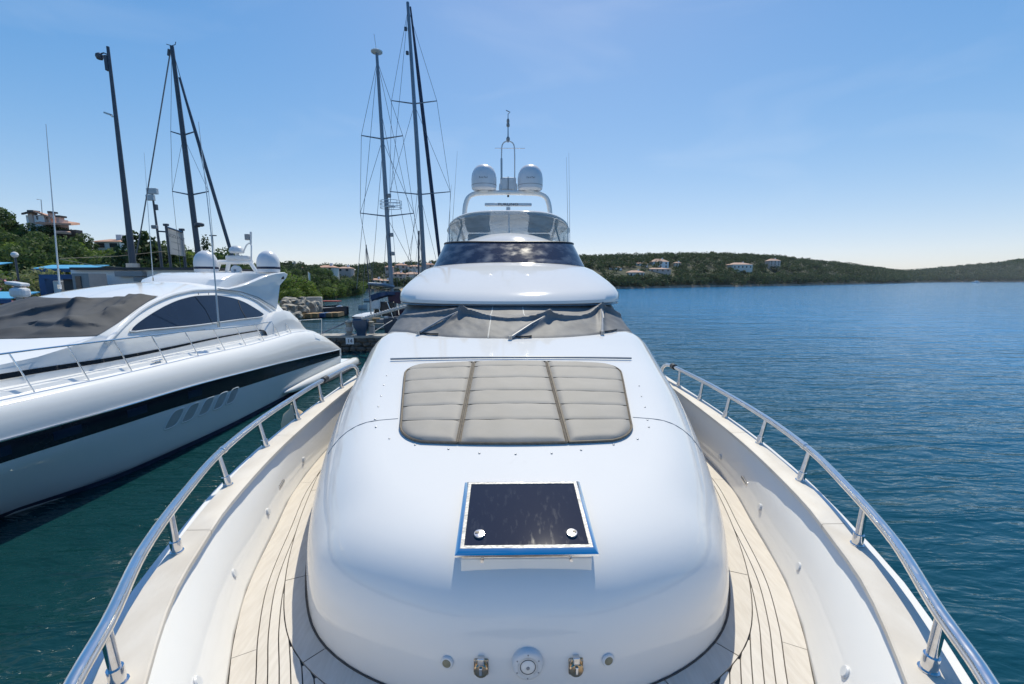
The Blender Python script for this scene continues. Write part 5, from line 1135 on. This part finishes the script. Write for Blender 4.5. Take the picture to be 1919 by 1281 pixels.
MB().tube([s1 + Vector((-.35, 0, .12)), s1 + Vector((0, 0, .02)), s1 + Vector((.25, 0, .1)), s1 + Vector((.3, 0, .28))], .025, 5).build('wind_vane', M['mastdark'], S1)
c_ = P(374, 424, 32.8); MB().lathe([(.2, 0), (.3, .05), (.3, .2), (.2, .26)], c_, 12).build('mast_radar', M['mastdark'], S1); MB().tube([c_, fs1(c_.z)], .06, 5).build('bracket', M['mastdark'], S1)
# thin dark mast of a boat hidden behind, and a thin striped one left of the ketch
for a, b_, F, r_, lab in (((783, 540), (785, 432), 60, .12, 'short dark mast left of the ketch main mast'), ((694, 560), (686, 458), 46, .06, 'thin dark mast standing left of the ketch mizzen')):
    t = thing('sailboat', P(a[0], a[1], F).xy.to_3d(), lab, 'sailboat'); A, B = P(*a, F), P(*b_, F); MB().tube([A - Vector((0, 0, A.z - 1)), B], r_, 7).build('mast', M['mastdark'], t)
    X = t.location.x; rr_ = [[(X - w, F + yy, 1.1), (X - w * .7, F + yy, .2), (X, F + yy, -.3), (X + w * .7, F + yy, .2), (X + w, F + yy, 1.1)] for yy, w in ((-3.5, .8), (-1, 1.3), (2, 1.2), (5, .1))]
    MB().grid(rr_, close_u=True).build('hull', M['plastic'], t); stay(t, [B, Vector((X - 1, F, 1.1))], .02); stay(t, [B, Vector((X + 1, F, 1.1))], .02)

# ================================================================== the quay on the left
def wbox(px0, px1, yt, F, d, matl, name, parent, zb=None, bev=0):
    a, b_ = P(px0, yt, F), P(px1, yt, F); zb = 1.0 if zb is None else zb; return MB().box(((a.x + b_.x) / 2, F + d / 2, (a.z + zb) / 2), (b_.x - a.x, d, a.z - zb)).build(name, M[matl], parent, False, bevel=bev)
B1 = thing('harbour_building', P(255, 525, 30).xy.to_3d() + Vector((0, 2, 1)), 'long white harbour building with a dark flat roof behind the sport yacht', 'building')
wbox(132, 392, 505, 29, 5, 'wall', 'wall', B1)
a, b_ = P(130, 503.5, 28.7), P(395, 503.5, 28.7); MB().box(((a.x + b_.x) / 2, 31.6, a.z + .02), (b_.x - a.x, 5.8, .16)).build('roof', M['roofdark'], B1, False)
q = P(245, 513, 28.8); MB().box(q, (1.75, .4, .33)).build('wall_box', M['grey'], B1, False, bevel=.02); q = P(278, 523, 28.8); MB().box(q, (1.7, .3, .26)).build('wall_box', M['grey'], B1, False, bevel=.02)
sh_ = thing('grey_shed', P(150, 530, 28).xy.to_3d() + Vector((0, 1, 1)), 'small grey shed against the left end of the white building', 'shed'); wbox(134, 165, 512, 26.8, 1.2, 'grey', 'wall', sh_); wbox(140, 150, 517, 26.75, .1, 'win', 'door', sh_)
KI = thing('blue_kiosk', P(100, 540, 27).xy.to_3d() + Vector((0, 1, 1)), 'deep blue kiosk with a wide fascia beside the whip antenna', 'kiosk')
wbox(72, 138, 514, 27, .25, 'bluekiosk', 'fascia', KI, P(100, 522, 27).z); wbox(72, 83, 522, 27.05, 1.8, 'bluekiosk', 'side_wall', KI); wbox(84, 118, 523, 28, .2, 'grey', 'counter', KI); wbox(98, 112, 526, 27.3, .3, 'plastic', 'fridge', KI, None, .03); wbox(118, 137, 523, 27.3, 1.2, 'roofdark', 'back_wall', KI)
for i, (x0, x1, yt, F, lab) in enumerate(((-40, 24, 491, 35, 'light blue sheet canopy at the left edge under the trees'), (97, 205, 496, 36.5, 'long light blue canopy behind the white building'), (-60, 75, 546, 26, 'low light blue canopy at the left edge beside the sport yacht'))):
    c_ = thing('blue_canopy', P((x0 + x1) / 2, yt, F).xy.to_3d() + Vector((0, 1, 1)), lab, 'canopy'); a, b_ = P(x0, yt, F), P(x1, yt, F)
    MB().add([a, b_, b_ + Vector((0, -1.6, -.32)), a + Vector((0, -1.6, -.32)), a + Vector((0, 0, -.06)), b_ + Vector((0, 0, -.06)), b_ + Vector((0, -1.6, -.38)), a + Vector((0, -1.6, -.38))], [(0, 1, 2, 3), (7, 6, 5, 4), (3, 2, 6, 7), (0, 4, 5, 1), (0, 3, 7, 4), (1, 5, 6, 2)]).build('roof_sheet', M['bluecanopy'], c_, False)
    MB().box((a + b_) / 2 + Vector((0, -1.58, -.5)), (b_.x - a.x, .05, .22)).build('valance', M['bluekiosk'], c_, False)
    for q in (.1, .5, .9): p = a.lerp(b_, q) + Vector((0, -1.4, -.4)); MB().tube([p, (p.x, p.y, .95)], .05, 6).build('post', M['steel_dark'], c_)
for px, py, lab in ((35, 541, 'white covered outboard motor beyond the sport yacht roof, larger one'),):
    p = P(px, py + 10, 15.5); p.z = P(px, 557, 15.5).z; t = thing('covered_motor', p, 'white covered motor and hood beyond the roof of the sport yacht', 'motor')
    MB().box(p + Vector((.06, 0, .17)), (.50, .34, .34)).build('cowl', M['plastic'], t, False, bevel=.10); MB().box(None, (.56, .34, .12), M=Matrix.Translation(p + Vector((-.10, .1, .47))) @ Matrix.Rotation(R(8), 4, 'Y')).build('hood', M['plastic'], t, False, bevel=.05); MB().tube([p + Vector((-.1, .1, .3)), p + Vector((-.1, .1, .45))], .1, 8).build('neck', M['grey'], t); MB().tube([p, (p.x, p.y, .9)], .08, 8).build('shaft', M['grey'], t)
BT = thing('tender_boat', P(30, 570, 15.5).xy.to_3d(), 'small boat hidden beyond the sport yacht carrying the white covered motor', 'boat')
X = BT.location.x; MB().grid([[(X - w, 15.5 + yy, 1.0), (X - w * .7, 15.5 + yy, .1), (X, 15.5 + yy, -.3), (X + w * .7, 15.5 + yy, .1), (X + w, 15.5 + yy, 1.0)] for yy, w in ((-.5, .8), (1.5, 1.0), (3.5, .9), (5.5, .1))], close_u=True).build('hull', M['plastic'], BT)
# tall lamp and camera pole on the building roof
lp = thing('lamp_pole', P(250, 503, 30.5), 'tall leaning grey pole with a camera and a small floodlight rising behind the white building', 'pole')
a, b_ = P(250, 503, 30.5), P(202, 87, 30.5); fp = lambda t: a.lerp(b_, t)
MB().tube([a - Vector((0, 0, .3)), fp(.4), b_], [.21, .15, .085], 12).build('pole', M['mastdark'], lp); MB().tube([a - Vector((0, 0, .1)), a + Vector((0, 0, .35))], .38, 12).build('flange', M['steel_dark'], lp)
c_ = fp(.965); MB().tube([c_, c_ + Vector((-.3, 0, .12)), c_ + Vector((-.55, 0, .05))], .04, 6).build('camera_arm', M['mastdark'], lp); MB().lathe([(.05, -.32), (.16, -.28), (.22, -.12), (.2, 0), (.1, .08), (.03, .12)], c_ + Vector((-.6, 0, .02)), 12).build('dome_camera', M['mastdark'], lp)
c_ = fp(.70); MB().tube([c_, c_ + Vector((-.25, 0, -.02)), c_ + Vector((-.35, 0, .1))], .03, 6).build('lamp_arm', M['whip'], lp); MB().box(c_ + Vector((-.5, 0, .16)), (.42, .2, .1), M=Matrix.Translation(c_ + Vector((-.48, 0, .16))) @ Matrix.Rotation(R(18), 4, 'Y')).build('floodlight', M['whip'], lp, False)
MB().box(fp(.93) + Vector((-.16, 0, 0)), (.2, .2, .9)).build('junction_box', M['mastdark'], lp, False)
# floodlight post by the signboard
lp = thing('floodlight_post', P(303, 480, 34).xy.to_3d() + Vector((0, 0, 1)), 'thin post carrying grey floodlights left of the signboard', 'lamp post')
a, b_ = P(300, 470, 34), P(284, 352, 34); MB().tube([(a.x, a.y, .95), a, b_], [.12, .09, .06], 8).build('post', M['mastdark'], lp)
for px, py, w, h in ((285.5, 358, .75, .42), (282, 370, .55, .4), (290, 425, .38, .26)): MB().box(P(px, py, 33.8), (w, .25, h)).build('floodlight', M['whip'] if py < 400 else M['grey'], lp, False, bevel=.03)
MB().box(P(292, 388, 33.9), (.2, .2, .4)).build('junction_box', M['mastdark'], lp, False)
# signboard
sg = thing('signboard', P(329, 480, 33).xy.to_3d() + Vector((0, 0, 1)), 'white signboard with faint grey lettering on two dark posts', 'sign')
a, b_, c_, d_ = P(314.5, 427, 33), P(342, 436, 33.4), P(346, 480, 33.4), P(319, 476, 33)
MB().prism([a, b_, c_, d_], (0, .08, 0)).build('board', M['banner'], sg, False)
for px0, px1, y0, y1, F in ((311, 320.5, 421, 503, 33.1), (340.5, 348, 430, 503, 33.5)):
    p, q = P(px0, y0, F), P(px1, y1, F); MB().tube([p, q, (q.x + .1, F, .95)], .09, 8).build('post', M['mastdark'], sg); MB().box(p, (.3, .2, .16)).build('post_cap', M['mastdark'], sg, False)
MB().tube([P(297, 433, 33.2), P(311, 434, 33.2)], .06, 6).build('bracket', M['mastdark'], sg); MB().tube([a + Vector((0, -.05, .05)), b_ + Vector((0, -.05, .05))], .07, 6).build('top_bar', M['steel_dark'], sg)
ux = (b_ - a).normalized(); uz = (a - d_).normalized(); un = ux.cross(uz).normalized(); uz = un.cross(ux)
bas = Matrix(((ux.x, uz.x, un.x, 0), (ux.y, uz.y, un.y, 0), (ux.z, uz.z, un.z, 0), (0, 0, 0, 1)))
for tx, sz, px, py in (('VEZLINE', .30, 329.5, 444), ('CHARTER', .13, 330.5, 455), ('MARINA', .13, 331.5, 468)):
    p = P(px, py, 33.15) ; text_mesh('lettering', tx, sz, M['grey'], sg, Matrix.Translation(p - un * 0 + Vector((0, -.04, 0))) @ bas)
# globe lamp, slim street lamp, cables
gl = thing('globe_lamp', P(28, 500, 34).xy.to_3d() + Vector((0, 0, 1)), 'street lamp with a round white globe among the trees at the left edge', 'lamp post'); p = P(27.5, 477, 31)
gl.location = (p.x, 31, 1); MB().tube([(p.x, 31, .95), p - Vector((0, 0, .15))], .06, 8).build('post', M['mastdark'], gl); MB().lathe([(.06, -.2), (.15, -.14), (.2, 0), (.15, .14), (.04, .2)], p, 14).build('globe', M['paintwhite'], gl)
sl_ = thing('street_lamp', P(398, 480, 40).xy.to_3d() + Vector((0, 0, 1)), 'slim dark street lamp with a flat head right of the slanting sloop mast', 'lamp post'); a, b_ = P(399, 480, 40), P(397, 441, 40)
MB().tube([(a.x, 40, .95), a, b_], .06, 6).build('post', M['mastdark'], sl_); MB().box(b_ + Vector((.1, 0, 0)), (.55, .2, .08)).build('lamp_head', M['mastdark'], sl_, False)
for i, (a, b_, lab) in enumerate((((112, 485, 29.5), (245, 502, 28.9), 'lower thin cable crossing in front of the left trees'), ((112, 484, 29.5), (312, 470, 33), 'upper thin cable crossing in front of the left trees'))):
    p, q = P(*a), P(*b_); tag(MB().tube([p, (p + q) / 2 - Vector((0, 0, .12)), q], .018, 5).build('cable', M['cream']), lab, 'cable')
# house on top of the left hill
HH = thing('hilltop_house', P(105, 445, 66).xy.to_3d() + Vector((0, 3, P(105, 460, 66).z - 3)), 'white house with dark red shutters and chimneys on top of the left hill', 'house')
zb = P(100, 470, 66).z - 3
wbox(48, 82, 403, 66, 2.2, 'wall', 'gable_wall', HH, zb); wbox(66, 102, 409, 66.4, 2, 'wallpink', 'front_wall', HH, zb); wbox(82, 142, 430, 65.4, 1.0, 'roofdark', 'terrace_wall', HH, zb)
def quad(a, b_, c_, d_, name, matl, th=.25): MB().prism([a, b_, c_, d_], (0, 0, th)).build(name, M[matl], HH, False)
quad(P(40, 402, 65.5), P(62, 396.5, 65.5), P(66, 397, 72), P(44, 402, 72), 'roof', 'roofdark'); quad(P(62, 396.5, 65.5), P(103, 412, 65.5), P(105, 409, 72), P(66, 397, 72), 'roof', 'rooftile')
quad(P(66, 420, 64.5), P(133, 422, 64.5), P(150, 421, 71), P(104, 414, 71), 'veranda_roof', 'rooftile', .3); quad(P(104, 437, 63.5), P(134, 439, 63.5), P(130, 436, 66), P(106, 435, 66), 'lower_roof', 'roofpale', .3)
wbox(71, 79, 402, 66.2, .2, 'red', 'shutter', HH, P(75, 418, 66).z); wbox(67, 69, 404, 65.9, .2, 'win', 'window', HH, P(75, 411, 66).z)
for px0, px1, yt in ((50, 60, 393), (88, 94, 395), (103, 111, 403)):
    k_ = wbox(px0 + 1, px1 - 1, yt + 3, 65.8, .8, 'wallpink', 'chimney', HH, P(80, 425, 66).z); wbox(px0, px1, yt, 65.6, 1.1, 'roofdark', 'chimney_cap', k_, P(80, yt + 4, 66).z)
p = P(79, 400, 66); MB().tube([p, P(77, 374, 66), P(69, 373, 66)], .05, 5).build('tv_aerial', M['steel_dark'], HH)
H2 = house(178, 226, 446, 466, 68, 'wall', 'rooftile', 'pale house partly hidden by trees on the slope left of the tall pine', True, 1)
# ================================================================== rocks beside the pontoon
RK = []
for k in range(4):
    ic = bmesh.new(); bmesh.ops.create_icosphere(ic, subdivisions=3, radius=1); gg = random.Random(k + 90); o_ = Vector((k * 3.1, 0, 0))
    for v in ic.verts:
        m_ = max(abs(v.co.x), abs(v.co.y), abs(v.co.z)); v.co = v.co.lerp(v.co / m_ * .9, .55); v.co *= 1 + .28 * mn.noise(v.co * 1.3 + o_) + .1 * mn.noise(v.co * 4 + o_)
    me = bpy.data.meshes.new('rock'); ic.to_mesh(me); ic.free(); me.materials.append(M['rock']); RK.append(me)
for px, py, w, h, F in ((538, 592, 22, 14, 50), (556, 591, 16, 9, 51), (545, 578, 22, 12, 53), (566, 580, 20, 11, 54), (585, 577, 16, 16, 56), (593, 572, 13, 12, 57), (556, 568, 24, 9, 56), (572, 568, 16, 8, 58), (535, 568, 16, 9, 55), (600, 580, 9, 10, 57), (575, 590, 10, 6, 54), (529, 582, 14, 10, 51), (543, 561, 20, 6, 60), (563, 560, 18, 6, 62), (520, 595, 18, 12, 48), (508, 590, 16, 14, 47)):
    p = P(px, py, F); k = F / FOC * .62; o = stone_at(p, (w * k, w * k * .9, h * k * 1.25), None, g.choice(RK), 'rock'); tag(o, ('large ' if w > 18 else 'small ') + 'pale limestone boulder ' + ('at the waterline' if py > 588 else 'in the middle' if py > 574 else 'on top') + ' of the heap, ' + ('hidden behind the sport yacht stern' if px < 527 else 'nearest the sport yacht' if px < 548 else 'midway to the pontoon' if px < 580 else 'beside the pontoon'), 'rock', 'boulders of the breakwater')
c = [tag(MB().box(P(590, 571, 60), (1.9, 1.6, 2.2), .3).build('concrete_block', M['concrete'], None, False, bevel=.1), 'upright concrete block on top of the boulder heap', 'block')]
for px, py, F, s_ in ((540, 545, 66, 3.0), (560, 545, 70, 3.2), (575, 540, 74, 2.8), (550, 552, 62, 1.8), (530, 538, 72, 3.6), (588, 552, 72, 1.6)):
    b_ = kinds[2] if px % 2 else kinds[0]; c_ = copy_tree(b_, P(px, py + 14, F), None, ('yellow green bush' if px % 2 else 'mid green bush') + ' above the boulder heap, ' + ('just behind the sport yacht stern' if px < 545 else 'under the red roofed house' if px < 565 else 'beside the white banner') + (', lower one' if py > 550 else ', upper one')); c_['group'] = 'bushes above the boulders'; c_.scale = (s_ / 3.4,) * 3
fl_ = thing('flag_banner', P(578, 540, 76), 'tall white banner flag standing among the trees above the boulders', 'flag'); a, b_ = P(578, 540, 76), P(577, 508, 76); MB().tube([a - Vector((0, 0, 2)), b_], .05, 5).build('pole', M['steel'], fl_)
MB().prism([P(577.5, 510, 75.9), P(581, 512, 75.9), P(581.5, 526, 75.9), P(578.5, 525, 75.9)], (0, .05, 0)).build('cloth', M['paintwhite'], fl_, False)
t = thing('aerial_mast', P(552, 505, 126), 'thin aerial mast above the red roofed house by the harbour', 'mast'); MB().tube([P(552, 512, 126), P(552, 490, 126)], .14, 6).build('pole', M['steel_dark'], t); MB().box(P(552, 492, 126), (.5, .2, .9)).build('antenna', M['steel_dark'], t, False)

for i in range(34):                                                  # trees round the harbour houses
    px = rng.uniform(490, 668); F = rng.uniform(84, 118) + max(0, px - 560) * .45; k = rng.choice([0, 1, 1, 3]); c_ = copy_tree(kinds[k]); t_ = (F - fs_(px)) / (fr_(px) - fs_(px)); z_ = far_pt(px, max(.02, t_)).z
    q = P(px, 525, F); c_.location = (q.x, F, z_ - .3); s_ = rng.uniform(.65, 1.0) * F / 110; c_.scale = (s_, s_, s_ * rng.uniform(.8, 1)); c_.rotation_euler = (0, 0, rng.random() * 6)
    c_['group'] = 'trees round the harbour houses'; c_['label'] = LOOK[k] + (' in front of the harbour houses' if px < 600 else ' by the far end of the harbour bay') + (', nearer the boulders' if F < 100 else ', farther back')

# ------------------------------------------------------------------ the air over the bay
hm = bpy.data.materials.new('sea haze'); hm.use_nodes = True; hn = hm.node_tree.nodes; hn.remove(hn['Principled BSDF'])
pv = hn.new('ShaderNodeVolumePrincipled'); pv.inputs['Color'].default_value = (.86, .92, 1, 1); pv.inputs['Density'].default_value = .00006; pv.inputs['Anisotropy'].default_value = .2
hm.node_tree.links.new(pv.outputs[0], hn['Material Output'].inputs['Volume'])
tag(MB().box((300, 900, 24.5), (3600, 2600, 53)).build('haze', hm, None, False), 'thin pale sea haze over the bay', kind='stuff')
